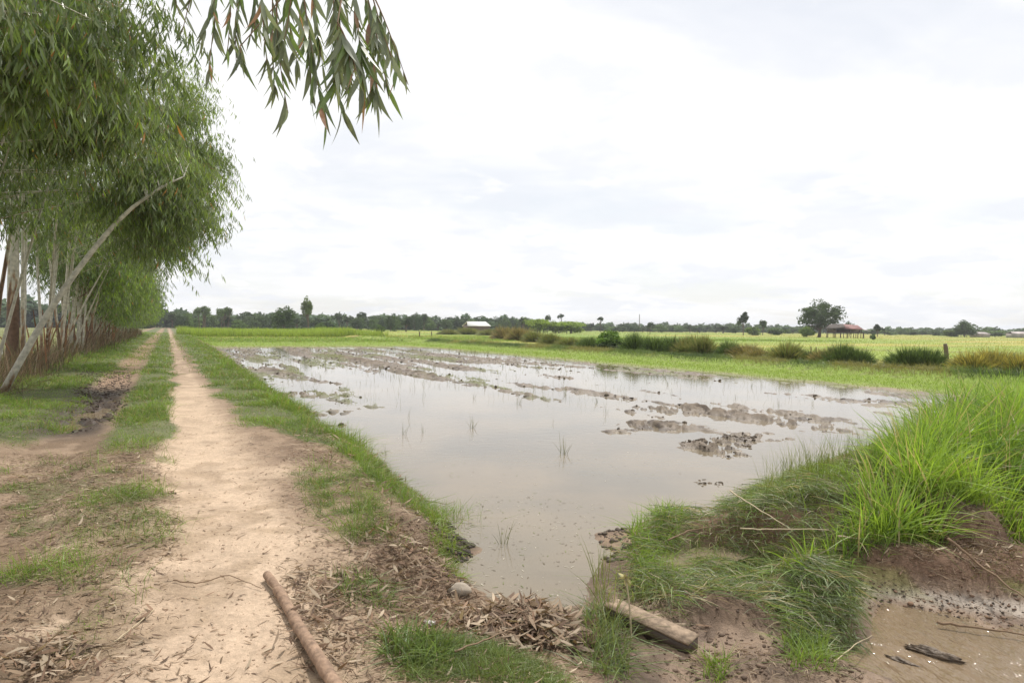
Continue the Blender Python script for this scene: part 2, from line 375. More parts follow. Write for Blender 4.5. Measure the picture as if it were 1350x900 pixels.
def build_ground():
    th1 = np.radians(np.linspace(-47, 47, 860)); th2 = np.radians(np.linspace(47, 313, 90)[1:-1])
    th = np.concatenate([th1, th2]); r = 0.8*np.exp(np.linspace(0, np.log(1500/.8), 1300))
    TH, RR = np.meshgrid(th, r)
    x = (RR*np.sin(TH)).ravel(); y = (RR*np.cos(TH)).ravel()
    z = TZ(x, y); c, w = ground_color(x, y, z)
    nt, nr = len(th), len(r)
    i = np.arange(nr-1)[:, None]*nt; j = np.arange(nt)[None, :]; jn = (j+1) % nt
    Fq = np.stack([i+j, i+jn, i+nt+jn, i+nt+j], -1).reshape(-1, 4)
    V = np.stack([x, y, z], 1)
    V = np.vstack([V, [0, 0, 0]]); c = np.vstack([c, c[0]]); w = np.append(w, 0)
    cen = len(V)-1
    tri = np.stack([np.full(nt, cen), (np.arange(nt)+1) % nt, np.arange(nt)], 1)
    o = mesh_obj('ground', V, [Fq[:, ::-1], tri[:, ::-1]], M_ground, col=c, smooth=True, extra={'wet': w})
    tag(o, 'sandy farm track, muddy banks and green fields', 'ground', kind='structure')
build_ground()
def sheet(name, poly, z, m, label, nx=2):
    V = np.array([[*XY(u, v), z] for u, v in poly])
    o = mesh_obj(name, V, [np.arange(len(V))[::-1][None, :]], m)
    # normal up
    if o.data.polygons[0].normal.z < 0: o.data.flip_normals()
    return tag(o, label, 'water', kind='structure')
sheet('paddy_water', [(3.7, 1.95), (4.2, 3.1), (4.45, 4.7), (5.0, 6.5), (5.6, 9), (5.8, 26.5), (74, 26.5), (74, 2.2), (6, 2.0)], -.375, M_paddy, 'flooded rice paddy reflecting the sky')
sheet('stream_water', [(-6, 2.0), (3.6, 2.3), (4.35, 4.9), (4.5, 25), (-6, 25)], -.495, M_stream, 'shallow brown drain water')
sheet('field_water', [(0, -6.6), (60, -6.6), (60, -30), (0, -30)], -.345, M_paddy, 'puddled field behind the trees')
sheet('rut_puddle', [(11.2, -1.9), (19, -1.9), (19, -.8), (11.2, -.8)], -.105, M_stream, 'puddle in the wheel rut')

# ------------------------------------------------------------------ grass scattering
def polar(n, r0, r1, a0=-41, a1=41, rng=R):
    th = np.radians(rng.uniform(a0, a1, n)); r = r0*np.exp(rng.uniform(0, 1, n)*np.log(r1/r0))
    return r*np.sin(th), r*np.cos(th)
def gcolr(n, base, var=.25, yellow=.15, rng=R):
    b = np.array(base)*rng.uniform(1-var, 1+var, (n, 1))
    k = rng.uniform(0, yellow, (n, 1)); return b*(1-k)+np.array([.30, .27, .08])*k
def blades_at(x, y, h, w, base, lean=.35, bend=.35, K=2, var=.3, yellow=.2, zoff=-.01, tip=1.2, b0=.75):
    n = len(x); z = TZ(x, y)+zoff
    a = R.uniform(0, 2*pi, n); l = R.uniform(0, lean, n)
    d = nrm(np.stack([np.cos(a)*l, np.sin(a)*l, np.ones(n)], 1))
    be = np.stack([np.cos(a)*l, np.sin(a)*l, -.35*np.ones(n)*l], 1)*R.uniform(.3, 1.3, (n, 1))*bend/.35
    if isinstance(base, tuple): base = gcolr(n, base, var, yellow)
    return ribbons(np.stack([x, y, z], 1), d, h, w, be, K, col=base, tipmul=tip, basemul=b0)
def verge():
    x, y = polar(1500000, 3.2, 140)
    u, v = UV(x, y); d = grass_d(u, v, x, y)
    d = np.maximum(d, .55*ss(u, 22, 45)*band(v, -1.9, 1.2, .2)*(1-.85*band(v, .3, .75, .1)))
    d = d*(.45+.55*ss(fb(x*2.6, y*2.6, 90, 3), .38, .52)); m = R.random(len(x)) < d*np.clip((7/np.hypot(x, y))**-.2, 0, 1)*.8
    m &= (np.hypot(x, y) > 4) | (R.random(len(x)) < .5)
    x, y, u, v = x[m], y[m], u[m], v[m]; n = len(x); r = np.hypot(x, y)
    nb = fb(x*2, y*2, 88, 3)
    cl = fb(x*.9, y*.9, 89, 3); h = R.uniform(.03, .12, n)*(.6+.9*nb)*(.35+1.5*ss(cl, .35, .65))*(1+.5*(v > 1.9)+.9*band(v, -3.9, -3.0, .2)); w = .0035*np.maximum(1, r/7)*R.uniform(.7, 1.4, n)
    base = np.where((nb > .52)[:, None], np.array([.19, .29, .05]), np.array([.14, .215, .045]))
    col = gcolr(n, (1, 1, 1), .35, 0)*base; k = (R.random(n) < .12)[:, None]; col = np.where(k, np.array([.32, .26, .13]), col)
    print('verge', n)
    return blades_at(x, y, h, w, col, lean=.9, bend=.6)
V, Fq, C = verge(); tag(mesh_obj('verge_grass', V, Fq, M_grass, col=C), 'short green grass along the farm track', 'grass', kind='stuff')
def paddy_grass():
    P = []
    x, y = polar(500000, 15, 110); u, v = UV(x, y)
    f3 = fb(u*.6, v*2.5, 53, 4)
    d = ss(v, 21+2.6*(f3-.5)*2, 23.8)*(1-ss(v, 28, 29))*ss(u, 6, 9)*(1-ss(u, 90, 100))
    d = np.maximum(d, ss(u, 60, 70)*band(v, 3, 28, .5)*.7*(1-ss(u, 90, 100)))
    e = G(548, 463, -.35); d = np.maximum(d, 1.2*np.exp(-((x-e[0])/1.5)**2-((y-e[1])/1.3)**2))
    pt = ss(fb(u*.2, v*.9, 61, 3), .56, .66)*ss(u, 12, 20)*band(v, 4, 21.5, 1)*(TZ(x, y) > -.38)*.25
    d = np.maximum(d, pt)
    m = R.random(len(x)) < d*.9; x, y = x[m], y[m]; n = len(x); r = np.hypot(x, y)
    gc = ground_color(x, y, TZ(x, y))[0]*.35+np.array([.225, .32, .05])*.65; P.append(blades_at(x, y, R.uniform(.04, .12, n), .004*np.maximum(1, r/9), gc*R.uniform(.75, 1.3, (n, 1)), .5, .4))
    print('strip', n)
    # farther fields: tall ragged stubble and grass
    x, y = polar(330000, 34, 600, -40, 40); u, v = UV(x, y)
    d = ss(v, 29.5, 31); d = np.maximum(d, ss(u, 95, 100)*ss(v, 3, 5)); d = np.maximum(d, .5*(v < -6)*1.)
    f = fb(u*.05, v*.012, 72, 3)
    m = R.random(len(x)) < d*.42; x, y, f = x[m], y[m], f[m]; n = len(x); r = np.hypot(x, y)
    col = gcolr(n, (.20, .255, .045), .3, .35); col = np.where((f > .55)[:, None] & (R.random(n) < .6)[:, None], np.array([.34, .29, .10])*R.uniform(.7, 1.2, (n, 1)), col)
    col = ground_color(x, y, TZ(x, y))[0]*R.uniform(.85, 1.3, (n, 1)); P.append(blades_at(x, y, R.uniform(.05, .2, n), .0045*np.maximum(1, r/9), col, .6, .5))
    print('fields', n)
    return join(P)
V, Fq, C = paddy_grass(); tag(mesh_obj('field_grass', V, Fq, M_grass, col=C), 'green grass and stubble covering the fields beyond the water', 'grass', kind='stuff')
def tall_bed():
    n = 26000; u = R.uniform(118, 150, n); v = R.uniform(3.5, 34, n)+2*np.sin(u)
    x, y = XY(u, v)
    return blades_at(x, y, R.uniform(.6, 1.5, n)*(.6+.8*fb(u*.1, v*.25, 8, 3)), .07, gcolr(n, (.24, .35, .055), .35, .3), .35, .4, 3)
V, Fq, C = tall_bed(); tag(mesh_obj('rice_bed', V, Fq, M_grass, col=C), 'bed of bright green tall rice at the far end of the paddy', 'rice', kind='stuff')

# tall guinea grass on the cross bund
def tall_grass():
    P = []
    n = 32000; v = 4.2+R.random(n)**1.35*22; u = 3.72+R.random(n)*3.2
    # clumping: gather towards tuft centres
    nc = 520; cu = 3.72+R.random(nc)*3.2; cv = 4.3+R.random(nc)**1.35*22
    k = R.integers(0, nc, len(u)); s = R.random(len(u)) < .75
    u = np.where(s, cu[k]+R.normal(0, .07, len(u)), u); v = np.where(s, cv[k]+R.normal(0, .07, len(u)), v)
    keep = (v > 4.9+2.1*np.maximum(u-3.9, 0)+.3*R.normal(0, 1, n))
    u, v = u[keep], v[keep]; x, y = XY(u, v); n = len(x)
    hs = (.45+.55*ss(v-2.1*(u-3.9), 4.8, 6.0))*(.62+.38*ss(u, 3.9, 5.0))*(.75+.5*fb(x*1.3, y*1.3, 97, 3))
    hh = R.uniform(.55, 1.25, n)*hs
    a = R.uniform(0, 2*pi, n)+0*x; l = R.uniform(.1, .6, n)
    d = nrm(np.stack([np.cos(a)*l, np.sin(a)*l, np.ones(n)], 1)); b = np.stack([np.cos(a), np.sin(a), -1.0*np.ones(n)], 1)*(R.uniform(.08, .5, n)*l/.35)[:, None]
    tone = fb(x*1.5, y*1.5, 98, 3)
    col = gcolr(n, (1, 1, 1), .3, 0)*np.where((tone > .5)[:, None], [.25, .38, .055], [.155, .26, .045]); dry = (R.random(n) < .11)[:, None]
    col = np.where(dry, np.array([.42, .36, .2]), col)
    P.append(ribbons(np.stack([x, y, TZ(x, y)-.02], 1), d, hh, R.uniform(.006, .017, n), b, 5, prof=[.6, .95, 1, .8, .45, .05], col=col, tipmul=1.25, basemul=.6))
    # low fill
    n = 20000; u = 3.7+R.random(n)*3.45; v = 4.0+R.random(n)**1.3*20; kk = v > 4.3+1.7*np.maximum(u-4.6, 0); u, v = u[kk], v[kk]; n = len(u); x, y = XY(u, v)
    P.append(blades_at(x, y, R.uniform(.08, .3, n)*(.5+.5*ss(v-2.1*(u-3.9), 3.5, 5)), .006, gcolr(n, (.15, .23, .05), .35, .4), .9, .7, 3))
    # airy stems on the paddy side
    n = 700; u = 4.6+R.random(n)*1.6; v = 4.8+1.5*(u-4.6)+R.random(n)**1.5*4; x, y = XY(u, v)
    P.append(blades_at(x, y, R.uniform(.25, .6, n), .004, gcolr(n, (.14, .19, .05), .3, .4), .35, .4, 3))
    return join(P)
V, Fq, C = tall_grass(); tag(mesh_obj('tall_grass', V, Fq, M_grass, col=C), 'tall bright green grass growing on the bund between paddy and drain', 'grass', kind='stuff')

def in_poly(x, y, poly):
    ins = np.zeros(len(x), bool); m = len(poly)
    for i in range(m):
        x1, y1 = poly[i]; x2, y2 = poly[(i+1) % m]
        c = ((y1 > y) != (y2 > y)) & (x < (x2-x1)*(y-y1)/(y2-y1+1e-12)+x1); ins ^= c
    return ins
def poly_pts(pix, z, n):
    P = np.array([G(a, b, z)[:2] for a, b in pix]); lo, hi = P.min(0), P.max(0); X = []; Y = []; c = 0
    while c < n:
        x = R.uniform(lo[0], hi[0], n*2); y = R.uniform(lo[1], hi[1], n*2); m = in_poly(x, y, P); X.append(x[m]); Y.append(y[m]); c += m.sum()
    return np.concatenate(X)[:n], np.concatenate(Y)[:n]
# flattened, cut grass on the slumped tongue of bank
def flattened():
    P = []
    tongue = [(825, 690), (870, 672), (930, 650), (985, 640), (1060, 655), (1120, 690), (1130, 760), (1110, 800), (1060, 795), (1000, 775), (930, 770), (870, 765), (830, 740)]
    n = 9500; x, y = poly_pts(tongue, -.15, n)
    a = 9*fb(x*2.2, y*2.2, 131, 2)+R.normal(0, .8, n); el = R.uniform(.0, .7, n)
    d = nrm(np.stack([np.cos(a), np.sin(a), el], 1)); b = np.stack([.2*np.cos(a+1.3), .2*np.sin(a+1.3), -.9*el-.12], 1)*R.uniform(.5, 1.2, (n, 1))
    z = TZ(x, y)+R.uniform(0, .1, n); k = R.random((n, 1))
    col = np.where(k < .2, [.42, .36, .23], np.where(k < .65, [.17, .21, .10], [.19, .28, .07]))*R.uniform(.6, 1.3, (n, 1))
    P.append(ribbons(np.stack([x, y, z], 1), d, R.uniform(.1, .34, n), R.uniform(.003, .008, n), b, 4, col=col))
    # hanging fringe over the drain
    n = 1600; x, y = poly_pts([(1040, 735), (1120, 735), (1130, 800), (1060, 800), (1020, 770)], -.2, n)
    P.append(ribbons(np.stack([x, y, TZ(x, y)+.03], 1), nrm(np.stack([R.normal(0, .4, n), -R.uniform(.2, 1, n), R.uniform(0, .5, n)], 1)), R.uniform(.12, .3, n), .005, np.stack([np.zeros(n), np.zeros(n), -R.uniform(.4, 1.1, n)], 1), 4, col=gcolr(n, (.10, .15, .055), .4, .2)))
    # upright bright tufts at the shore
    for pl, z, n, h, c in [([(830, 690), (880, 665), (900, 690), (890, 750), (840, 745)], -.25, 1100, .26, (.19, .31, .04)),
                           ([(935, 640), (1010, 620), (1030, 650), (960, 665)], -.2, 500, .15, (.19, .30, .04)),
                           ([(1010, 640), (1080, 600), (1130, 640), (1120, 670), (1040, 665)], 0, 900, .2, (.17, .27, .045)), ([(900, 670), (1060, 645), (1110, 700), (920, 720)], 0, 1800, .2, (.17, .23, .07)),
                           ([(1030, 840), (1090, 830), (1100, 890), (1040, 899)], -.4, 420, .2, (.15, .24, .05)),
                           ([(1120, 690), (1150, 690), (1190, 720), (1170, 730)], -.2, 160, .2, (.13, .21, .05)),
                           ([(930, 865), (960, 870), (960, 905), (925, 905)], -.38, 120, .16, (.16, .26, .04))]:
        x, y = poly_pts(pl, z, n)
        P.append(blades_at(x, y, R.uniform(.3, 1.1, n)*h, .006, gcolr(n, c, .35, .2), .8, .7, 3))
    return join(P)
V, Fq, C = flattened(); tag(mesh_obj('flattened_grass', V, Fq, M_grass, col=C), 'matted cut grass on the slumped bank by the drain', 'grass', kind='stuff')
def front_weeds():
    P = []
    for pl, z, n, h, c, w in [([(560, 850), (640, 842), (720, 870), (760, 905), (520, 915), (530, 890)], -.15, 6500, .085, (.135, .20, .06), .0032),
                       ([(440, 760), (475, 755), (520, 775), (525, 800), (450, 800)], -.06, 420, .11, (.13, .20, .06), .006),
                       ([(500, 850), (560, 840), (600, 865), (560, 890), (510, 885)], -.12, 420, .16, (.12, .19, .06), .008),
                       ([(770, 800), (820, 800), (830, 905), (770, 905)], -.33, 520, .24, (.13, .19, .07), .006),
                       ([(810, 770), (880, 765), (900, 790), (830, 800)], -.38, 300, .2, (.15, .2, .07), .006),
                       ([(555, 655), (580, 655), (620, 720), (600, 760), (580, 745), (560, 690)], -.2, 900, .10, (.18, .27, .05), .006),
                       ([(410, 690), (445, 690), (440, 640), (400, 630), (380, 620)], 0, 500, .07, (.14, .2, .055), .004),
                       ([(560, 690), (600, 700), (612, 760), (590, 790), (575, 740)], -.3, 500, .09, (.17, .24, .05), .01),
                       ([(1270, 745), (1350, 755), (1350, 780), (1280, 775)], -.36, 900, .03, (.17, .2, .05), .004),
                       ([(60, 660), (190, 650), (200, 690), (80, 700)], 0, 900, .07, (.12, .18, .05), .004)]:
        x, y = poly_pts(pl, z, n)
        P.append(blades_at(x, y, R.uniform(.4, 1.2, n)*h, w, gcolr(n, c, .4, .25), 1.1, .8, 3))
    # long reedy stems beside the dam
    for px, py in [(655, 0)]: pass
    n = 60; x, y = poly_pts([(780, 750), (800, 750), (815, 850), (790, 850)], -.34, n)
    P.append(blades_at(x, y, R.uniform(.2, .42, n), .006, gcolr(n, (.17, .2, .07), .3, .3), .3, .4, 4))
    return join(P)
V, Fq, C = front_weeds(); tag(mesh_obj('bank_weeds', V, Fq, M_grass, col=C), 'low green weeds on the near bank and dam', 'grass', kind='stuff')

# ------------------------------------------------------------------ dry leaves, twigs
def leaves(x, y, lift, lmin=.05, lmax=.14, wf=.17, tone=None, tilt=.5):
    n = len(x); a = R.uniform(0, 2*pi, n); e = R.normal(0, tilt, n)*.6
    L = R.uniform(lmin, lmax, n)
    d = nrm(np.stack([np.cos(a), np.sin(a), e], 1)); s = nrm(np.cross(d, np.stack([R.normal(0, tilt, n), R.normal(0, tilt, n), np.ones(n)], 1)))
    b = np.stack([.35*np.cos(a+1.5), .35*np.sin(a+1.5), R.normal(0, .25, n)], 1)*R.uniform(.2, 1, (n, 1))
    if tone is None: tone = [[.30, .22, .15], [.22, .14, .09], [.40, .32, .23], [.14, .09, .06], [.24, .17, .11]]
    col = np.array(tone)[R.integers(0, len(tone), n)]*R.uniform(.7, 1.2, (n, 1))
    z = TZ(x, y)+.006+lift
    return ribbons(np.stack([x, y, z], 1), d, L, L*wf*R.uniform(.7, 1.3, n), b, 4, prof=[.15, .85, 1, .7, .05], side=s, col=col, tipmul=1, basemul=1)
def litter():
    P = []
    x, y = polar(130000, 3.0, 40); u, v = UV(x, y)
    f = fb(x*1.4, y*1.4, 101, 3)
    d = (1-ss(v, 1.9, 2.3))*ss(v, -5.5, -4.5)*(.10+.9*ss(f, .45, .62)*(v < .1)+.75*band(v, .9, 2.0, .2)+.9*band(v, -5, -3.6, .3))
    m = R.random(len(x)) < d*.5; x, y = x[m], y[m]; r = np.hypot(x, y)
    print('litter', len(x)); P.append(leaves(x, y, 0, .02, .085, .15, tilt=.25))
    for pl, z, n, lift, t in [([(400, 560), (480, 560), (530, 600), (570, 650), (545, 690), (420, 620)], -.0, 900, .04, .5),
                           ([(490, 700), (560, 680), (605, 740), (600, 790), (560, 810), (470, 760)], -.05, 650, .05, .6),
                           ([(380, 760), (460, 760), (480, 830), (430, 899), (400, 899)], -.04, 500, .03, .5),
                           ([(600, 810), (640, 800), (660, 850), (600, 870)], -.25, 400, .05, .7),
                           ([(0, 860), (60, 850), (110, 870), (110, 905), (0, 905)], 0, 260, .07, .5), ([(0, 620), (190, 600), (230, 700), (180, 899), (0, 899)], 0, 900, .01, .3),
                           ([(1130, 690), (1350, 700), (1350, 740), (1150, 725)], -.15, 260, .02, .5),
                           ([(820, 790), (900, 790), (930, 830), (850, 835)], -.4, 100, .02, .4)]:
        x, y = poly_pts(pl, z, n); jx = R.normal(0, .07, (2, n)); P.append(leaves(x+jx[0], y+jx[1], R.uniform(0, lift, n), .03, .12, .17, tilt=t))
    return join(P)
V, Fq, C = litter(); tag(mesh_obj('leaf_litter', V, Fq, M_dry, col=C, smooth=True), 'dry brown eucalyptus leaves scattered over the track', 'leaf litter', kind='stuff')
x, y = poly_pts([(640, 800), (700, 785), (770, 800), (780, 840), (740, 860), (650, 860), (610, 835)], -.22, 1500)
c0 = G(700, 825, -.22); dd = np.hypot(x-c0[0], y-c0[1]); V, Fq, C = leaves(x, y, R.uniform(0, 1, len(x))*.12*np.clip(1-dd/.5, .1, 1), .04, .15, .19, tilt=.5)
tag(mesh_obj('leaf_pile', V, Fq, M_dry, col=C, smooth=True), 'heap of long curled brown leaves damming the paddy outlet', 'leaf pile', kind='stuff')
def dry_grass():
    P = []
    for pl, z, n, h in [([(480, 690), (560, 670), (612, 740), (610, 795), (540, 810), (450, 760)], -.08, 3200, .13), ([(390, 560), (500, 550), (575, 650), (540, 690), (400, 640)], 0, 1800, .09), ([(1120, 685), (1350, 695), (1350, 745), (1150, 725)], -.15, 2600, .14),
                        ([(590, 790), (800, 780), (800, 850), (600, 870)], -.25, 900, .14), ([(380, 750), (470, 750), (540, 860), (520, 905), (410, 905)], -.05, 1500, .09), ([(0, 600), (200, 590), (230, 700), (170, 899), (0, 899)], 0, 8500, .06), ([(900, 850), (1110, 850), (1150, 905), (900, 905)], -.38, 900, .10), ([(820, 770), (1050, 800), (1100, 840), (850, 800)], -.4, 300, .1)]:
        x, y = poly_pts(pl, z, n); j = R.normal(0, .08, (2, n)); x = x+j[0]; y = y+j[1]; a = R.uniform(0, 2*pi, n); k = R.integers(0, 4, n)
        col = np.array([[.26, .18, .12], [.17, .115, .075], [.38, .30, .2], [.10, .07, .05]])[k]*R.uniform(.7, 1.2, (n, 1))
        d = nrm(np.stack([np.cos(a), np.sin(a), R.uniform(-.1, .45, n)], 1)); P.append(ribbons(np.stack([x, y, TZ(x, y)+.01], 1), d, R.uniform(.4, 1.3, n)*h, .0035, np.stack([np.cos(a+1.6)*.3, np.sin(a+1.6)*.3, -R.uniform(.1, .7, n)], 1), 4, col=col, tipmul=1, basemul=1))
    return join(P)
V, Fq, C = dry_grass(); tag(mesh_obj('dry_grass', V, Fq, M_dry, col=C), 'dead brown grass and root fibres matted on the banks', 'dry grass', kind='stuff')
def crumbs():
    import bmesh
    bm = bmesh.new(); bmesh.ops.create_icosphere(bm, subdivisions=1, radius=1); S = np.array([v.co[:] for v in bm.verts]); SF = np.array([[v.index for v in f.verts] for f in bm.faces]); bm.free()
    X = []; Y = []; Sz = []; Cc = []
    def add(x, y, lo, hi, c): X.append(x); Y.append(y); Sz.append(lo*(hi/lo)**(R.random(len(x))**2)); Cc.append(np.array(c)*R.uniform(.7, 1.3, (len(x), 1)))
    for pl, z, n, lo, hi, c in [([(820, 770), (1110, 830), (1150, 905), (780, 905), (770, 820)], -.4, 1100, .004, .018, (.16, .11, .078)), ([(1110, 690), (1350, 700), (1350, 790), (1140, 770)], -.25, 1300, .003, .018, (.19, .12, .08)), ([(1110, 770), (1350, 800), (1350, 820), (1110, 790)], -.45, 260, .004, .012, (.09, .07, .055)),
                               ([(480, 690), (600, 680), (620, 790), (520, 840)], -.15, 1100, .004, .02, (.2, .135, .095)), ([(590, 680), (625, 700), (618, 790), (590, 790)], -.38, 1300, .005, .025, (.07, .055, .045)), ([(790, 660), (840, 650), (830, 740), (790, 740)], -.36, 500, .006, .03, (.11, .085, .065)),
                               ([(100, 490), (175, 490), (165, 560), (90, 570)], -.05, 2600, .006, .032, (.07, .05, .038)), ([(880, 590), (1000, 570), (990, 640), (880, 650)], -.4, 900, .006, .04, (.12, .095, .07))]:
        x, y = poly_pts(pl, z, n); add(x, y, lo, hi, c)
    x, y = polar(9000, 3, 14); u, v = UV(x, y); m = (v < 2) & (v > -5); add(x[m], y[m], .002, .009, (.36, .26, .18))
    u = 9+R.random(14000)**.8*50; v = R.uniform(3.1, 20.5, 14000); x, y = XY(u, v); z = TZ(x, y); m = (z > -.385) & (z < -.33) & (R.random(len(z)) < .5) & (np.abs(x) < y*.8); add(x[m], y[m], .015, .06, (.10, .08, .06))
    X = np.concatenate(X); Y = np.concatenate(Y); Sz = np.concatenate(Sz); Cc = np.vstack(Cc); n = len(X); print('crumbs', n)
    Z = TZ(X, Y); J = 1+R.uniform(-.35, .35, (n, len(S), 1)); a = R.uniform(0, 6.3, n); sc = R.uniform(.6, 1.4, (n, 1, 3))*[1.2, 1.2, .7]
    V = S[None]*J*sc*Sz[:, None, None]; ca, sa = np.cos(a)[:, None], np.sin(a)[:, None]; V = np.stack([V[..., 0]*ca-V[..., 1]*sa, V[..., 0]*sa+V[..., 1]*ca, V[..., 2]], -1)+np.stack([X, Y, Z+Sz*.15], 1)[:, None]
    Fq = SF[None]+(np.arange(n)*len(S))[:, None, None]; return V.reshape(-1, 3), Fq.reshape(-1, 3), np.repeat(Cc, len(S), 0)
M_crumb = leaf_mat('earth_crumb', .0, .8, .3)
V, Fq, C = crumbs(); tag(mesh_obj('earth_crumbs', V, Fq, M_crumb, col=C, smooth=False), 'crumbled earth and small clods of mud', 'earth crumbs', kind='stuff')
def twigs():
    P = []
    x, y = polar(7000, 3.0, .6); u, v = UV(x, y)
    d = band(v, -5, 2.1, .2); m = (R.random(len(x)) < d); x, y = x[m], y[m]
    ex, ey = poly_pts([(600, 790), (780, 780), (800, 840), (780, 899), (520, 899), (520, 700)], -.2, 420); x = np.append(x, ex); y = np.append(y, ey)
    ex, ey = poly_pts([(1130, 690), (1350, 700), (1350, 780), (1150, 760)], -.2, 260); x = np.append(x, ex); y = np.append(y, ey)
    n = len(x)
    a = R.uniform(0, 2*pi, n); L = R.uniform(.02, .2, n)**1.0*R.uniform(.4, 1.2, n); d = np.stack([np.cos(a), np.sin(a), R.normal(0, .07, n)], 1)
    bb = np.stack([.4*np.cos(a+1.5), .4*np.sin(a+1.5), 0*a], 1)*R.normal(0, 1, (n, 1))
    col = np.array([[.14, .09, .055], [.2, .14, .09], [.34, .26, .17]])[R.integers(0, 3, n)]
    base = np.stack([x, y, TZ(x, y)+.012], 1)
    P.append(ribbons(base, d, L, .0035, bb, 4, prof=[1, 1, .9, .8, .5], side=np.stack([-np.sin(a), np.cos(a), 0*a], 1), col=col, tipmul=1, basemul=1))
    P.append(ribbons(base, d, L, .0035, bb, 4, prof=[1, 1, .9, .8, .5], side=np.tile([0, 0, 1.], (n, 1)), col=col, tipmul=1, basemul=1))
    return join(P)
V, Fq, C = twigs(); tag(mesh_obj('twig_litter', V, Fq, M_dry, col=C), 'small broken twigs strewn on the earth', 'twigs', kind='stuff')

# ------------------------------------------------------------------ eucalyptus trees
def bez(p0, p1, p2, n=10):
    t = np.linspace(0, 1, n)[:, None]; return (1-t)**2*p0+2*t*(1-t)*p1+t*t*p2
def foliage(anch, S=8, nl=11, Lm=.15, drop=(.5, 1.25), cols=None, spread=.33, rng=None, tw=True, wl=.17):
    rng = rng or R; n = len(anch)
    if cols is None: cols = np.tile([.075, .12, .04], (n, 1))
    A0 = np.repeat(anch, S, 0)+rng.normal(0, spread, (n*S, 3))*[1, 1, .7]; cc = np.repeat(cols, S, 0)*rng.uniform(.8, 1.25, (n*S, 1))
    m = len(A0); a = rng.uniform(0, 2*pi, m); out = np.stack([np.cos(a), np.sin(a), 0*a], 1)
    D = rng.uniform(*drop, m); o = rng.uniform(.1, .5, m)
    P = []
    if tw:
        P.append(ribbons(A0, nrm(out*.5+[0, 0, .15]), D, .006, -nrm(out*.1+[0, 0, 1.])*.8, 4, prof=[1, .9, .7, .5, .3], col=np.tile([.22, .16, .08], (m, 1)), rng=rng))
    t = rng.uniform(.1, 1, (m, nl))
    d0 = nrm(out*.5+[0, 0, .15]); be = -nrm(out*.1+[0, 0, 1.])*.8
    pos = A0[:, None]+D[:, None, None]*(t[..., None]*d0[:, None]+(t**2)[..., None]*be[:, None])
    pos = pos.reshape(-1, 3); q = len(pos); b = rng.uniform(0, 2*pi, q); l = rng.uniform(0, .55, q)
    d = nrm(np.stack([np.cos(b)*l, np.sin(b)*l, -np.ones(q)], 1)); L = Lm*rng.uniform(.6, 1.25, q)
    c = np.repeat(cc, nl, 0)*rng.uniform(.75, 1.3, (q, 1))
    k = rng.random((q, 1)); c = np.where(k < .008, [.45, .22, .07], np.where(k < .10, c*[1.6, 1.6, .9], np.where(k < .32, [.22, .27, .17], c)))  # paler leaves paint in glossy highlights along with pale undersides
    P.append(ribbons(pos, d, L, L*wl, np.stack([np.cos(b+1)*.25, np.sin(b+1)*.25, -.05+0*b], 1), 2, prof=[.35, 1, .06], col=c, tipmul=1.0, basemul=1.0, rng=rng))
    return join(P)
def crown_anchors(c, rad, n, rng, up=.0):
    "points gathered in billows through the ellipsoid volume"
    k = max(6, n//9); q = rng.normal(size=(k, 3)); q = nrm(q)*rng.uniform(.35, 1, (k, 1))**.6
    p = np.repeat(q, n//k+1, 0)[:n]+rng.normal(0, .16, (n, 3))
    return np.asarray(c)+p*np.asarray(rad)
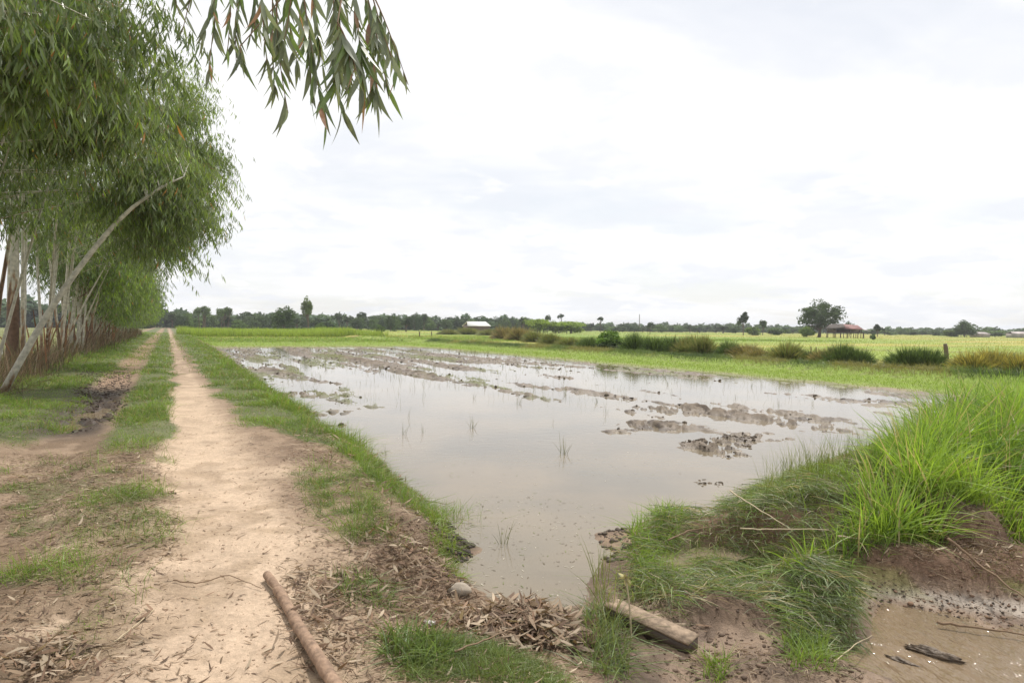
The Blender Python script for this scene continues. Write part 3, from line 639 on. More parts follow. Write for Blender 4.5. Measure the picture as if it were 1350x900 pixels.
def euc(label, base, stems, crowns, rng, nleaf=(8, 11), Lm=.15, group=None, shade=1., red=0., drop=(.5, 1.2), bottom=None, jmin=4):
    base = np.array([base[0], base[1], float(TZ(np.array([base[0]]), np.array([base[1]]))[0])-.05])
    t = thing('eucalyptus_tree', label, 'tree', base, group)
    tops = []
    for s in stems:
        p0 = base+np.array([s[0], s[1], 0]); p2 = np.array(s[2]); p1 = p0*(1-s[4])+p2*s[4]+np.array([0, 0, s[5]])
        P = bez(p0, p1, p2, 14); P = P+rng.normal(0, .012, P.shape)*np.linspace(0, 1, 14)[:, None]
        r = np.interp(np.linspace(0, 1, 14), [0, .08, .6, 1], [s[3]*1.25, s[3], s[3]*.7, s[3]*.22])
        V, Fq = tube(P, r, 9); rd = (s[6] if len(s) > 6 else red)
        mesh_obj('trunk', V, split_tri(Fq), M_bark, t, smooth=True, extra={'red': np.full(len(V), rd)}, loc=base); tops.append(P)
    Pf = []; Pb = []
    for cr in crowns:
        c, rad, n = cr[:3]; an = crown_anchors(c, rad, n, rng)
        if bottom is not None: an[:, 2] = np.maximum(an[:, 2], bottom+rng.uniform(0, .8, n))
        tone = cr[3] if len(cr) > 3 else (.125, .185, .06)
        bright = .55+1.1*vn(an[:, 0]*1.1, an[:, 1]*1.1+an[:, 2]*1.0, 5)
        Pf.append(foliage(an, nleaf[0], nleaf[1], Lm, drop, np.array(tone)*bright[:, None]*shade*np.array([1, 1, 1])+np.clip(bright-1.15, 0, 1)[:, None]*np.array([.10, .10, .0]), rng=rng))  # brighter clumps tinted yellow: sunlit foliage painted into the leaf colour
        for i in range(0, n, 5):
            Ts = tops[rng.integers(0, len(tops))]; q = an[i]
            dz = Ts[:, 2]-(q[2]-rng.uniform(.6, 2.0)); j = int(np.argmin(np.abs(dz)*.5+np.linalg.norm(Ts-q, axis=1))); s0 = Ts[max(jmin, j)]
            mid = (s0+q)/2+np.array([0, 0, .35]); V, Fq = tube(bez(s0, mid, q, 5), [.016, .012, .009, .006, .003], 4, cap=False); Pb.append((V, Fq))
    V, Fq, C = join(Pf); mesh_obj('crown', V, Fq, M_leaf, t, col=C, loc=base)
    V, Fq, _ = join(Pb); mesh_obj('branches', V, Fq, M_bark, t, smooth=True, extra={'red': np.full(len(V), 1.6)}, loc=base)
    return t
def row_xy(u, v): return np.array(XY(u, v))
def stems_for(u, v, k, H, rng, lean=.6, r=.075, leanv=.8):
    L = []
    x, y = XY(u+rng.normal(0, 2.2), v+rng.uniform(.2, 2.2)); L.append((rng.normal(0, .2), .1, (x, y, H*rng.uniform(.4, .6)), r*.6, .5, .3, rng.uniform(-1.5, .5)))
    for i in range(k):
        du, dv = rng.normal(0, .28, 2); hh = H*rng.uniform(.8, 1.0)
        x, y = XY(u+du*2.2+rng.normal(0, lean), v+dv*2+leanv*rng.uniform(-.3, 1))
        L.append((du*.5, dv*.5, (x, y, hh), r*rng.uniform(.55, 1.1), rng.uniform(.3, .55), rng.uniform(0, .8), rng.uniform(-1.8, .7)))
    return L
def near_trees():
    rg = np.random.default_rng(11)
    # leaning arching tree
    b = G(2, 522); pt = A(243, 233, 16.8)
    lean_t = euc('slender pale eucalyptus bowing right over the track in a long arc', b[:2], [(0, 0, tuple(pt), .075, .52, 1.7, -1.5)],
        [(A(215, 250, 18.0), (.7, 1.2, 1.5), 46), (A(238, 255, 18.5), (.35, .6, .9), 24), (A(205, 265, 18), (.7, .9, 1.3), 28)], rg, (15, 14), .16, drop=(.6, 1.5), jmin=10)
    # nearest trees, mostly above and left of the frame
    specs = [(9.0, -4.6, 8.5, 'nearest roadside eucalyptus, only its hanging leaves showing in the upper corner', 3.9, 80),
             (12.2, -4.3, 10.0, 'tall eucalyptus hanging dense foliage beside the nearest one, its trunk out of view', 4.3, 120),
             (15.0, -4.2, 11.5, 'tall eucalyptus with pale trunks just past the edge of the view', 4.4, 130),
             (18.2, -4.4, 12.5, 'tall eucalyptus with a pale smooth trunk rising behind the base of the bowed tree', 4.2, 130),
             (22.2, -4.3, 12.8, 'eucalyptus stool with thin flaking reddish stem beside the bowed tree', 4.0, 130),
             (27.2, -4.5, 13.2, 'eucalyptus with a thick orange peeling trunk base leaning left', 3.8, 120),
             (31.0, -4.1, 12.5, 'eucalyptus clump of upright cream stems behind the orange trunk', 3.4, 120)]
    for i, (u, v, H, lab, bot, n) in enumerate(specs):
        xy = row_xy(u, v); c = XY(u, v+(.35 if i < 5 else .7))
        st = stems_for(u, v, 2 if i < 5 else 3, H, rg, 1.1, .075)
        if i == 5:
            q = A(22, 200, 23); st = [(0, 0, tuple(q+[0, 0, 3]), .19, .5, .5, .9)]+st[:2]
        if i == 4: st = [(.1, 0, tuple(A(40, 150, 19)), .06, .5, .3, 1.1)]+st
        if i == 2: st = [(0, 0, tuple(A(20, 150, 12.5)), .07, .5, .3, -.2)]+st[:2]
        cr = [((c[0], c[1], (bot+H)/2+.3), (2.5, 2.5, (H-bot)/2), n), ((*XY(u, v-.6), H*.7), (2.2, 2.2, H*.28), n//2)]
        if i == 0: cr.append((A(60, 40, 8.5), (1.0, 1.0, 1.0), 50))
        if i == 1: cr.append((A(90, 90, 11), (.8, 1.1, 1.3), 60))
        if i == 2: cr.append((A(112, 30, 14), (.7, 1.2, 2.0), 70, (.14, .21, .055)))
        if i == 3: cr.append((A(120, 190, 17), (1.2, 1.5, 2.2), 70))
        euc(lab, xy, st, cr, rg, (14, 14), .17, bottom=bot)
    # crown rising beside the notch of sky
    xy = row_xy(34.5, -4.0)
    euc('eucalyptus with a light green feathery top standing clear of the taller mass', xy, stems_for(34.5, -4, 4, 10.5, rg, .5, .08, 2),
        [(A(232, 140, 28), (.8, 1.2, 1.5), 40, (.17, .24, .06)), (A(250, 190, 27), (.8, 1.2, 1.3), 60, (.15, .22, .06)), (A(222, 260, 28), (1.4, 2, 2.6), 110)], rg, (13, 14), .18, bottom=3.2)
near_trees()
def row_trees():
    rg = np.random.default_rng(5)
    protos = []
    for k in range(5):
        H = [9.5, 10.5, 9, 10, 8.5][k]; u, v = 38.2+2.5*k, -4.1
        bot = 3.0-.28*k
        xy = row_xy(u, v); c = XY(u, v+.9)
        t = euc(['eucalyptus leaning thin grey pole stems over dry brush, first of the shorter trees',
                 'eucalyptus with a diagonal grey stem over tangled dry brush',
                 'eucalyptus with low drooping green foliage over the reddish brush',
                 'eucalyptus with crowded brown stems beyond the low drooping one',
                 'slim eucalyptus whose leaves hang close to the brush in the row'][k], xy, stems_for(u, v, 5, H, rg, .7, .07, 1.),
                [((c[0], c[1], (bot+H)/2), (2.6, 2.4, (H-bot)/2), 120), ((*XY(u, v+1.6), bot+1.6), (1.6, 1.6, 1.3), 40, (.12, .19, .05))], rg, (10, 10), .22, bottom=bot, red=.5,
                group='eucalyptus row along the track')
        protos.append(t)
    u = 50.8; i = 0
    while u < 112:
        xy = XY(u, -4.0+rg.normal(0, .25)+(-.006*(u-50)))
        s = rg.uniform(.82, 1.02)*(1-.0022*(u-50))
        dup(protos[[4, 3, 2, 4, 1][i % 5]], (xy[0], xy[1], -.08-.0*u), rg.choice([0, .3, -.3, .15]), (s, s, s*.93), 'eucalyptus far down the roadside row, merging with its neighbours', 'distant eucalyptus row along the track')
        u += 2.6+rg.uniform(-.3, .6); i += 1
row_trees()
def brush():
    rg = R; n = 9000; u = 20+rg.random(n)**1.3*90; v = rg.normal(-4.2, .45, n); x, y = XY(u, v)
    P = [blades_at(x, y, rg.uniform(.25, 1.25, n)*(.15+1.5*fb(u*.5, v*.8, 111, 2)), .012*np.maximum(1, u/22), np.array([[.28, .19, .12], [.19, .13, .085], [.34, .27, .19], [.13, .10, .07], [.13, .15, .06]])[rg.integers(0, 5, n)]*rg.uniform(.7, 1.2, (n, 1)), .5, .3, 3)]
    n = 1300; u = 17+rg.random(n)*8; v = rg.normal(-3.7, .4, n); x, y = XY(u, v)
    P.append(blades_at(x, y, rg.uniform(.1, .5, n), .012, np.array([[.14, .09, .06], [.22, .16, .10], [.08, .06, .04]])[rg.integers(0, 3, n)], 1.1, .6, 3))
    # peeled orange stool sprouts
    for k in range(60):
        u = 24+rg.random()*60; v = -4.1+rg.normal(0, .3); x, y = XY(u, v); z = float(TZ(np.array([x]), np.array([y]))[0])
        h = rg.uniform(.8, 2.2); V, Fq = tube(bez(np.array([x, y, z-.05]), np.array([x+rg.normal(0, .1), y, z+h*.5]), np.array([x+rg.normal(0, .4), y+rg.normal(0, .4), z+h]), 5), [.035, .03, .025, .02, .01], 5, cap=False)
        P.append((V, Fq, np.tile(np.array([.30, .15, .075])*rg.uniform(.7, 1.3), (len(V), 1))))
    return join(P)
V, Fq, C = brush(); tag(mesh_obj('dry_undergrowth', V, Fq, M_dry, col=C), 'dry reddish brown brush at the feet of the eucalyptus row', 'undergrowth', kind='stuff')

# overhead tree whose branch hangs into the view
def overhead():
    rg = np.random.default_rng(3); bx, by = -4.6, 1.6; base = np.array([bx, by, -.03])
    t = thing('eucalyptus_tree', 'eucalyptus whose long-leaved branch dangles alone against the sky, trunk out of view', 'tree', base)
    P = bez(base, np.array([-4.5, 1.7, 3]), np.array([-4.0, 2.4, 8.0]), 12); V, Fq = tube(P, np.linspace(.13, .04, 12), 10)
    mesh_obj('trunk', V, split_tri(Fq), M_bark, t, smooth=True, extra={'red': np.full(len(V), 0.)}, loc=base)
    tip = A(470, -70, 2.6); limb = bez(P[6], (P[6]+tip)/2+[0, .2, .7], tip, 12); V, Fq = tube(limb, np.linspace(.035, .008, 12), 7, cap=False)
    tw = [(V, Fq)]; leaf = []
    # strands: (top px,py) -> (end px,py), depth, leaf count, leaf scale
    ST = [((250, -30), (237, 12), 2.5, 4, .8), ((262, -40), (240, 35), 2.5, 3, .9), ((285, -40), (262, 50), 2.5, 5, .9), ((290, -30), (275, 90), 2.5, 7, .9), ((305, -20), (300, 60), 2.6, 5, .85), ((320, -30), (312, 85), 2.5, 8, .8), ((318, 60), (325, 90), 2.5, 5, .8),
          ((335, -40), (330, 40), 2.4, 10, .9), ((345, -20), (352, 60), 2.5, 9, .9), ((360, -30), (362, 95), 2.6, 9, 1.), ((365, 0), (380, 125), 2.6, 9, 1.1),
          ((375, -40), (395, 70), 2.5, 9, 1.), ((395, -30), (410, 110), 2.6, 12, 1.1), ((400, -10), (430, 140), 2.5, 12, 1.15), ((410, -30), (425, 60), 2.4, 10, 1.),
          ((430, -40), (440, 90), 2.5, 14, 1.1), ((440, -20), (450, 120), 2.6, 13, 1.1), ((455, -40), (465, 90), 2.5, 15, 1.1), ((465, -30), (480, 110), 2.5, 15, 1.1),
          ((475, -30), (495, 105), 2.6, 14, 1.1), ((480, -20), (510, 90), 2.5, 12, 1.05), ((490, -10), (525, 75), 2.5, 8, .95), ((495, 0), (538, 88), 2.6, 6, .95), ((445, 30), (470, 70), 2.45, 10, 1.), ((385, -30), (370, 50), 2.4, 8, 1.)]
    for (a, b, dp, nl, sc) in ST:
        b = (b[0], b[1]+(24 if b[0] > 330 else 8))
        dp += rg.normal(0, .12); p0 = A(*a, dp); p2 = A(*b, dp); j = int(np.argmin(np.linalg.norm(limb-p0, axis=1)))
        V, Fq = tube(bez(limb[j], (limb[j]+p0)/2+[0, 0, .1], p0, 4), [.005, .004, .003, .0025], 4, cap=False); tw.append((V, Fq))
        mid = (p0+p2)/2+[rg.normal(0, .03), rg.normal(0, .03), .04]; c = bez(p0, mid, p2, 8); V, Fq = tube(c, np.linspace(.003, .0012, 8), 4, cap=False); tw.append((V, Fq))
        n = int(nl*2.3); tt = np.sort(rg.uniform(.15, 1, n)); base_p = np.stack([np.interp(tt, np.linspace(0, 1, 8), c[:, k]) for k in range(3)], 1)
        an = rg.uniform(0, 2*pi, n); l = rg.uniform(.05, .5, n); d = nrm(np.stack([np.cos(an)*l+.06, np.sin(an)*l, -np.ones(n)], 1))
        L = rg.uniform(.06, .14, n)*sc; k = rg.random((n, 1))
        col = np.where(k < .03, [.34, .20, .14], np.where(k < .72, [.18, .215, .14], [.14, .21, .07]))*rg.uniform(.8, 1.25, (n, 1))
        s = nrm(np.cross(d, np.stack([rg.normal(0, .5, n), rg.normal(0, 1, n), rg.normal(0, .2, n)], 1)))
        leaf.append(ribbons(base_p, d, L, L*rg.uniform(.12, .18, n), np.stack([np.cos(an+1)*.3, np.sin(an+1)*.3, -.03+.1*np.sin(an*3)], 1)*rg.uniform(.1, 1.3, (n, 1)), 6, prof=[.1, .7, 1, .95, .7, .35, .03], side=s, col=col, tipmul=1, basemul=1, rng=rg))
    V, Fq, _ = join(tw); mesh_obj('branches', V, Fq, M_twig, t, smooth=True, loc=base)
    # the rest of its crown above the camera's view and at the frame corner
    an = crown_anchors((-3.9, 3.4, 6.2), (1.5, 1.7, 1.6), 40, rg); an[:, 2] = np.maximum(an[:, 2], 4.8)
    leaf.append(foliage(an, 8, 10, .15, rng=rg))
    V, Fq, C = join(leaf); mesh_obj('crown', V, Fq, M_leaf, t, col=C, smooth=True, loc=base)
overhead()

# ------------------------------------------------------------------ distant trees
def crownmesh(rng, rx, rz, zc, nb, nq, q, col, flat=0, gap=.0, br=.33, droop=0, low=0):
    dirs = nrm(rng.normal(size=(nb, 3))); dirs[:, 2] = np.where(dirs[:, 2] < (-.35 if not low else -2), -dirs[:, 2], dirs[:, 2])
    cen = dirs*rng.uniform(.25, .78, (nb, 1)); cen[:, 2] = cen[:, 2]*(1-flat)
    k = rng.integers(0, nb, nq); p = cen[k]+nrm(rng.normal(size=(nq, 3)))*(br*rng.uniform(.5, 1.1, (nq, 1)))*rng.uniform(.7, 1.2, nb)[k][:, None]
    P = p*[rx, rx, rz]+[0, 0, zc]
    cb = rng.uniform(.75, 1.3, nb)[k][:, None]*rng.uniform(.75, 1.25, (nq, 1)); c = np.array(col)*cb
    d = nrm(rng.normal(size=(nq, 3))+[0, 0, -droop]); s = q*rng.uniform(.5, 1.3, nq)
    return ribbons(P-d*s[:, None]*.5, d, s, s*.6, rng.normal(0, .2, (nq, 3)), 2, prof=[.4, 1, .3], col=c, tipmul=1, basemul=1, rng=rng), cen*[rx, rx, rz]+[0, 0, zc]
def far_tree(kind, rng):
    "unit tree roughly 10 m tall"
    K = {'round': dict(rx=4.6, rz=4.9, zc=5.0, nb=32, nq=3000, q=.6, col=(.075, .115, .045), low=1),
         'broad': dict(rx=6.6, rz=4.7, zc=5.5, low=1, nb=60, nq=5200, q=.45, col=(.075, .11, .05), br=.2),
         'tall': dict(rx=2.4, rz=4.4, zc=6.0, nb=16, nq=1700, q=.5, col=(.085, .12, .055), br=.3),
         'gum': dict(rx=3.0, rz=3.3, zc=6.9, nb=18, nq=1500, q=.45, col=(.12, .165, .075), br=.28),
         'bamboo': dict(rx=5.0, rz=4.5, zc=5.0, nb=30, nq=3400, q=.6, col=(.22, .31, .045), br=.36, droop=.6, low=1),
         'bush': dict(rx=5.2, rz=5.0, zc=4.6, nb=26, nq=2600, q=.8, col=(.09, .14, .045), br=.36, low=1),
         'flat': dict(rx=3.8, rz=2.0, zc=8.0, nb=14, nq=900, q=.5, col=(.06, .085, .045), br=.25),
         'layer': dict(rx=3.2, rz=4.6, zc=5.4, nb=15, nq=1500, q=.5, col=(.055, .08, .04), br=.24, droop=.3)}[kind]
    (V, Fq, C), cen = crownmesh(rng, **K)
    T = [tube(bez(np.zeros(3), np.array([rng.normal(0, .3), rng.normal(0, .3), 3]), np.array([0, 0, K['zc']+1.]), 6), np.linspace(.28, .08, 6)*(1.4 if kind == 'broad' else .8), 7, cap=False)]
    if kind in ('gum', 'bamboo'):
        T += [tube(bez(np.array([dx, dy, 0.]), np.array([dx, dy, 3.]), np.array([dx*1.6, dy*1.6, K['zc']]), 5), .12, 5, cap=False) for dx, dy in ((1, .3), (-.9, .5), (.3, -1))]
    for c in cen[::2]:
        z0 = max(1.6, c[2]*.45); T.append(tube(bez(np.array([0, 0, z0]), np.array([c[0]*.5, c[1]*.5, (z0+c[2])/2+.3]), c, 5), np.linspace(.13, .03, 5), 4, cap=False))
    TV, TF, _ = join(T)
    return (V, Fq, C), (TV, TF)
PROT = {}
def plant(kind, label, cat, px, top, dep, wpx, group=None, name=None, zb=None, tone=None, var=0):
    key = (kind, tone, var)
    H = A(px, top, dep)[2]; x, y = A(px, 430, dep)[:2]
    zb = float(TZ(np.array([x]), np.array([y]))[0]) if zb is None else zb
    s = (H-zb)/10.; W = wpx/900*dep
    kw = {'round': 9.2, 'broad': 9.8, 'tall': 5.2, 'gum': 6.4, 'bamboo': 8, 'bush': 10.6, 'flat': 7.6, 'layer': 6.6}[kind]
    sx = W/kw
    if key not in PROT:
        (V, Fq, C), (TV, TF) = far_tree(kind, np.random.default_rng(100+len(PROT)))
        if tone: C = C*np.array(tone)
        t = thing(name or 'tree', label, cat, (x, y, zb-.1), group); mesh_obj('crown', V, Fq, M_far, t, col=C); mesh_obj('trunk', TV, TF, M_dbark, t, smooth=True)
        t.scale = (sx, sx, s); PROT[key] = t; t.rotation_euler = (0, 0, R.uniform(0, 6)); return t
    t = dup(PROT[key], (x, y, zb-.1), R.uniform(0, 6), (sx, sx, s), label)
    if name: t.name = name
    t['category'] = cat
    if group: t['group'] = group
    elif 'group' in t: del t['group']
    return t
plant('broad', 'big spreading tree with see-through crown beside the stilt house', 'tree', 1080, 394, 190, 58)
plant('bush', 'light green bush at the foot of the big spreading tree', 'bush', 1064, 429, 185, 24, name='bush', tone=(1.7, 1.6, 1.3))
plant('round', 'small round dark tree showing over the stilt house roof', 'tree', 1120, 421, 230, 15)
plant('layer', 'ragged dark tree with layered branches on the open field', 'tree', 980, 409, 230, 22)
plant('tall', 'narrow rounded tree right of the ragged layered tree', 'tree', 1006, 420, 250, 14)
plant('bush', 'olive bush between the ragged tree and the narrow tree', 'bush', 992, 429, 235, 26, name='bush', tone=(1.4, 1.3, 1.2))
plant('bush', 'dark bush spreading low beyond the narrow tree', 'bush', 1025, 431, 260, 34, name='bush')
plant('layer', 'open ragged tree right of the stilt house', 'tree', 1157, 426, 230, 20)
plant('bush', 'small dark shrub alone in the field in front of the stilt house', 'bush', 1151, 439, 150, 9, name='bush')
plant('bamboo', 'dark spiky tree leaning left, tallest toward the right edge', 'tree', 1272, 420, 260, 30, tone=(.35, .38, 1.0))
plant('round', 'dark low tree just right of the spiky tree', 'tree', 1292, 435, 270, .6)
plant('tall', 'thin tree with a pale pole beside it on the far field edge', 'tree', 1197, 430, 260, .6)
plant('round', 'dark rounded tree left of the olive scrub on the field edge', 'tree', 1235, 432, 270, .6)
plant('bush', 'olive scrub patch left of the spiky tree', 'bush', 1255, 434, 265, 30, name='bush', tone=(1.3, 1.2, 1.1))
plant('round', 'low wide tree between the two metal roofs', 'tree', 1312, 436, 280, 22)
plant('bamboo', 'bright yellow-green bamboo clump, left one of the bright stand', 'bamboo', 712, 416, 230, 34, name='bamboo_clump')
plant('bamboo', 'bright yellow-green bamboo clump, right one of the bright stand', 'bamboo', 752, 420, 230, 38, name='bamboo_clump')
plant('bamboo', 'bright yellow-green bamboo clump in the middle of the bright stand', 'bamboo', 733, 421, 232, 30, name='bamboo_clump')
plant('tall', 'pointed dark tree rising behind the bright bamboo', 'tree', 722, 413, 280, 11)
plant('flat', 'umbrella shaped thin tree behind the right end of the bamboo', 'tree', 740, 413, 290, 11)
plant('flat', 'umbrella shaped tree standing above the low wood past the bamboo', 'tree', 792, 417, 280, 12)
plant('tall', 'small dark tree on the low skyline right of the big bund bush', 'tree', 857, 423, 240, 12)
plant('round', 'dark rounded tree at the end of the tall rice bed', 'tree', 375, 400, 190, 40)
plant('tall', 'tall thin tree with a light open crown right of the dark rounded tree', 'tree', 406, 391, 190, 22, tone=(1.7, 1.6, 1.3))
plant('bush', 'dark shrub low at the foot of the thin tree', 'bush', 422, 424, 160, 18, name='bush')
plant('bush', 'dark green shrub at the right end of the tall rice bed', 'bush', 502, 427, 170, 14, name='bush')
for px, top, w, lab in [(268, 400, 30, 'pale gum tree with thin white trunks in the far wood, left one of the pair'), (296, 401, 26, 'pale gum tree with thin white trunks in the far wood, right one of the pair')]:
    plant('gum', lab, 'tree', px, top, 240, w)
# wood edge: trees one can tell apart
rg = np.random.default_rng(23); kinds = ['round', 'round', 'bush', 'tall', 'layer', 'round']
for i, px in enumerate(np.concatenate([np.arange(226, 560, 11.), np.arange(560, 700, 9.), np.arange(772, 975, 9.), np.arange(1040, 1062, 9), np.arange(1130, 1350, 11.)])):
    px = px+rg.uniform(-4, 4); hz = 427+.0105*(px-215)
    if px < 560: dep = rg.uniform(230, 300); top = 416-2*ss(px, 420, 560)*1.+rg.uniform(-7, 4)
    elif px < 700: dep = rg.uniform(260, 330); top = 420+rg.uniform(-5, 4)
    elif px < 975: dep = rg.uniform(330, 450); top = hz-rg.uniform(1.5, 9)
    else: dep = rg.uniform(300, 420); top = hz-rg.uniform(0, 6)
    k = kinds[rg.integers(0, 6)]
    plant(k, 'leafy tree along the far edge of the fields, merging into the wood', 'tree', px, top, dep, rg.uniform(14, 26), group='trees along the far edge of the fields', tone=[(1, 1, 1), (1.5, 1.5, 1.2), (.75, .8, .9)][rg.integers(0, 3)])
def wood():
    P = []; rg = np.random.default_rng(9)
    protos = [crownmesh(rg, 5, 4.6, 4.2, 16, 300, 1.5, (.085, .125, .06), br=.36, low=1)[0] for _ in range(6)]
    for i in range(950):
        az = rg.uniform(-75, 75) if i < 830 else rg.uniform(-180, 180); dep = rg.uniform(310, 420)
        t = math.tan(radians(az)); pxx = 675+900*t if abs(az) < 60 else 9999
        if abs(az) < 60:
            h = (9 if pxx < 560 else 8.0 if pxx < 700 else 5.5 if pxx < 1100 else 4.5)*rg.uniform(.75, 1.1)
            if pxx > 700: dep *= 1.5; h *= 1.3
            if pxx < 225: h *= 1.5
        else: h = 9*rg.uniform(.7, 1.2)
        x = dep*sin(radians(az)); y = dep*cos(radians(az))
        V, Fq, C = protos[rg.integers(0, 6)]; s = h/9.; V2 = V*[1.5*max(s, .8), 1.5*max(s, .8), s]+[x, y, -.9]
        P.append((V2, Fq, C*rg.uniform(.7, 1.5)*np.array([1, 1, 1+.3*rg.random()])))
    return join(P)
V, Fq, C = wood(); tag(mesh_obj('distant_woodland', V, Fq, M_far, col=C), 'dark green woodland closing off the horizon', 'woodland', kind='stuff')

# ------------------------------------------------------------------ tussocks and shrubs on the far bund
def tussock_mesh(rng, n, cols, h=1., w=.012, spread=.35):
    d = nrm(rng.normal(size=(n, 3))); d[:, 2] = np.abs(d[:, 2])+.12; d = nrm(d); r = rng.uniform(.1, 1, n)
    b = np.stack([d[:, 0]*r*spread, d[:, 1]*r*spread, np.zeros(n)], 1); lump = .75+.5*vn(d[:, 0]*2+5, d[:, 1]*2+5, int(cols[0][0]*1000))
    L = h*.72*rng.uniform(.55, 1.05, n)*lump; d2 = nrm(d+rng.normal(0, .22, (n, 3))*[1, 1, .5])
    c = np.array(cols)[rng.integers(0, len(cols), n)]*rng.uniform(.7, 1.3, (n, 1))
    return ribbons(b, d2, L, w, np.stack([d2[:, 0]*.12, d2[:, 1]*.12, -.12-.25*(1-d2[:, 2])], 1), 4, prof=[.8, 1, .85, .5, .08], col=c, rng=rng, tipmul=1.15, basemul=.75)
def place_tussocks():
    rg = np.random.default_rng(31); GR = [(.07, .11, .035), (.10, .15, .05), (.05, .08, .03)]; OL = [(.11, .15, .05), (.16, .18, .07), (.22, .20, .09)]; BR = [(.27, .23, .11), (.22, .17, .09), (.12, .13, .05)]; YE = [(.40, .34, .09), (.28, .25, .08), (.12, .13, .05)]
    pr = {}
    def mk(key, cols, seed):
        V, Fq, C = tussock_mesh(np.random.default_rng(seed), 4600, cols, 1., .024, .55); return V, Fq, C
    L = [(592, 441, 7, 20, 'O'), (618, 441, 9, 26, 'O'), (645, 442, 8, 22, 'O'), (668, 447, 16, 26, 'B'), (686, 449, 17, 26, 'B'), (706, 451, 14, 24, 'O'), (728, 455, 15, 24, 'O'), (752, 458, 13, 26, 'O'), (776, 460, 14, 26, 'G'),
         (838, 467, 20, 30, 'G'), (862, 468, 18, 28, 'G'), (884, 468, 17, 26, 'G'), (908, 469, 20, 34, 'O'), (926, 470, 21, 30, 'O'), (962, 472, 16, 26, 'G'), (985, 473, 15, 34, 'B'), (1000, 475, 13, 26, 'B'),
         (1035, 477, 20, 40, 'O'), (1066, 478, 12, 26, 'G'), (1090, 480, 17, 30, 'B'), (1108, 481, 20, 34, 'G'), (1130, 482, 16, 30, 'G'), (1198, 486, 20, 40, 'G'), (1222, 487, 20, 34, 'G'), (1240, 487, 13, 24, 'O'),
         (1284, 492, 22, 40, 'Y'), (1312, 492, 24, 44, 'Y'), (1345, 494, 22, 40, 'Y'), (1376, 495, 22, 40, 'Y'), (1420, 497, 22, 44, 'G')]
    words = {'G': 'dark green', 'O': 'olive green', 'B': 'brown tipped', 'Y': 'yellow tipped'}
    cols = {'G': GR, 'O': OL, 'B': BR, 'Y': YE}
    land = {592: 'farthest left of the bund tussocks', 618: 'second from the far left end of the bund', 645: 'third from the far left end of the bund', 668: 'left of the pair of dry ones left of the round bush', 686: 'right of the pair of dry ones left of the round bush',
            706: 'just right of the dry pair', 728: 'midway between the dry pair and the round bush', 752: 'two places left of the round bush', 776: 'directly left of the round bush', 838: 'directly right of the round bush', 862: 'second right of the round bush', 884: 'third right of the round bush',
            908: 'left half of the large twin mound', 926: 'right half of the large twin mound', 962: 'first after the gap right of the twin mound', 985: 'drooping, under the ragged field tree', 1000: 'low, right of the drooping dry one', 1035: 'wide dome left of the thin posts', 1066: 'low, beside the thin posts',
            1090: 'reddish top, below the stilt house', 1108: 'behind the pale stub below the stilt house', 1130: 'last before the long gap under the stilt house', 1198: 'wide one left of the leaning post', 1222: 'just left of the leaning post', 1240: 'small one at the foot of the leaning post', 1284: 'first right of the leaning post', 1312: 'largest of the yellow topped row', 1345: 'at the right edge of the view', 1376: 'beyond the right edge', 1420: 'beyond the right edge, green'}
    for i, (px, by, hp, wp, k) in enumerate(L):
        p = G(px, by, -.2); dep = p[1]; h = hp*1.25/900*dep; w = wp*1.3/900*dep
        key = k+str(i % 2)
        if key not in pr: pr[key] = mk(key, cols[k], 40+i)
        V, Fq, C = pr[key]
        lab = '%s grass tussock, %s' % (words[k], land[px])
        z = float(TZ(np.array([p[0]]), np.array([p[1]]))[0])
        if hasattr(pr[key], 'data') is False and key+'o' not in pr:
            o = mesh_obj('grass_tussock', V, Fq, M_grass, col=C); pr[key+'o'] = o
        else: o = pr[key+'o'].copy(); COL.objects.link(o)
        o.location = (p[0], p[1], z-.05); o.scale = (w/1.5, w/1.5, h*(1.6 if px < 780 else 2.0)); o.rotation_euler = (0, 0, rg.uniform(0, 6))
        tag(o, lab, 'grass tussock', 'grass tussocks along the far bund')
    # big round bush
    b = G(801, 463, -.2); plant('bush', 'big round green bush rising above the far bund', 'bush', 801, 427, b[1], 52, name='bush', tone=(1.3, 1.4, .9), var=1)
    plant('bush', 'low dark shrub tangled at the foot of the big round bush', 'bush', 812, 446, b[1]-.8, 60, name='bush', tone=(.6, .6, .7), var=2)
    # tussock by the near bund, right edge
    V, Fq, C = tussock_mesh(np.random.default_rng(77), 8200, [(.11, .17, .06), (.15, .2, .08), (.08, .12, .045)], 1., .009, .5)
    o = mesh_obj('grass_tussock', V, Fq, M_grass, col=C); u, v = 6.3, 13.3; x, y = XY(u, v); x, y = A(1345, 500, 11.0)[:2]
    o.location = (x, y, -.1); o.scale = (1.2, 1.2, 1.35); tag(o, 'large fine-bladed grass tussock behind the tall bright grass at the right edge', 'grass tussock')
place_tussocks()

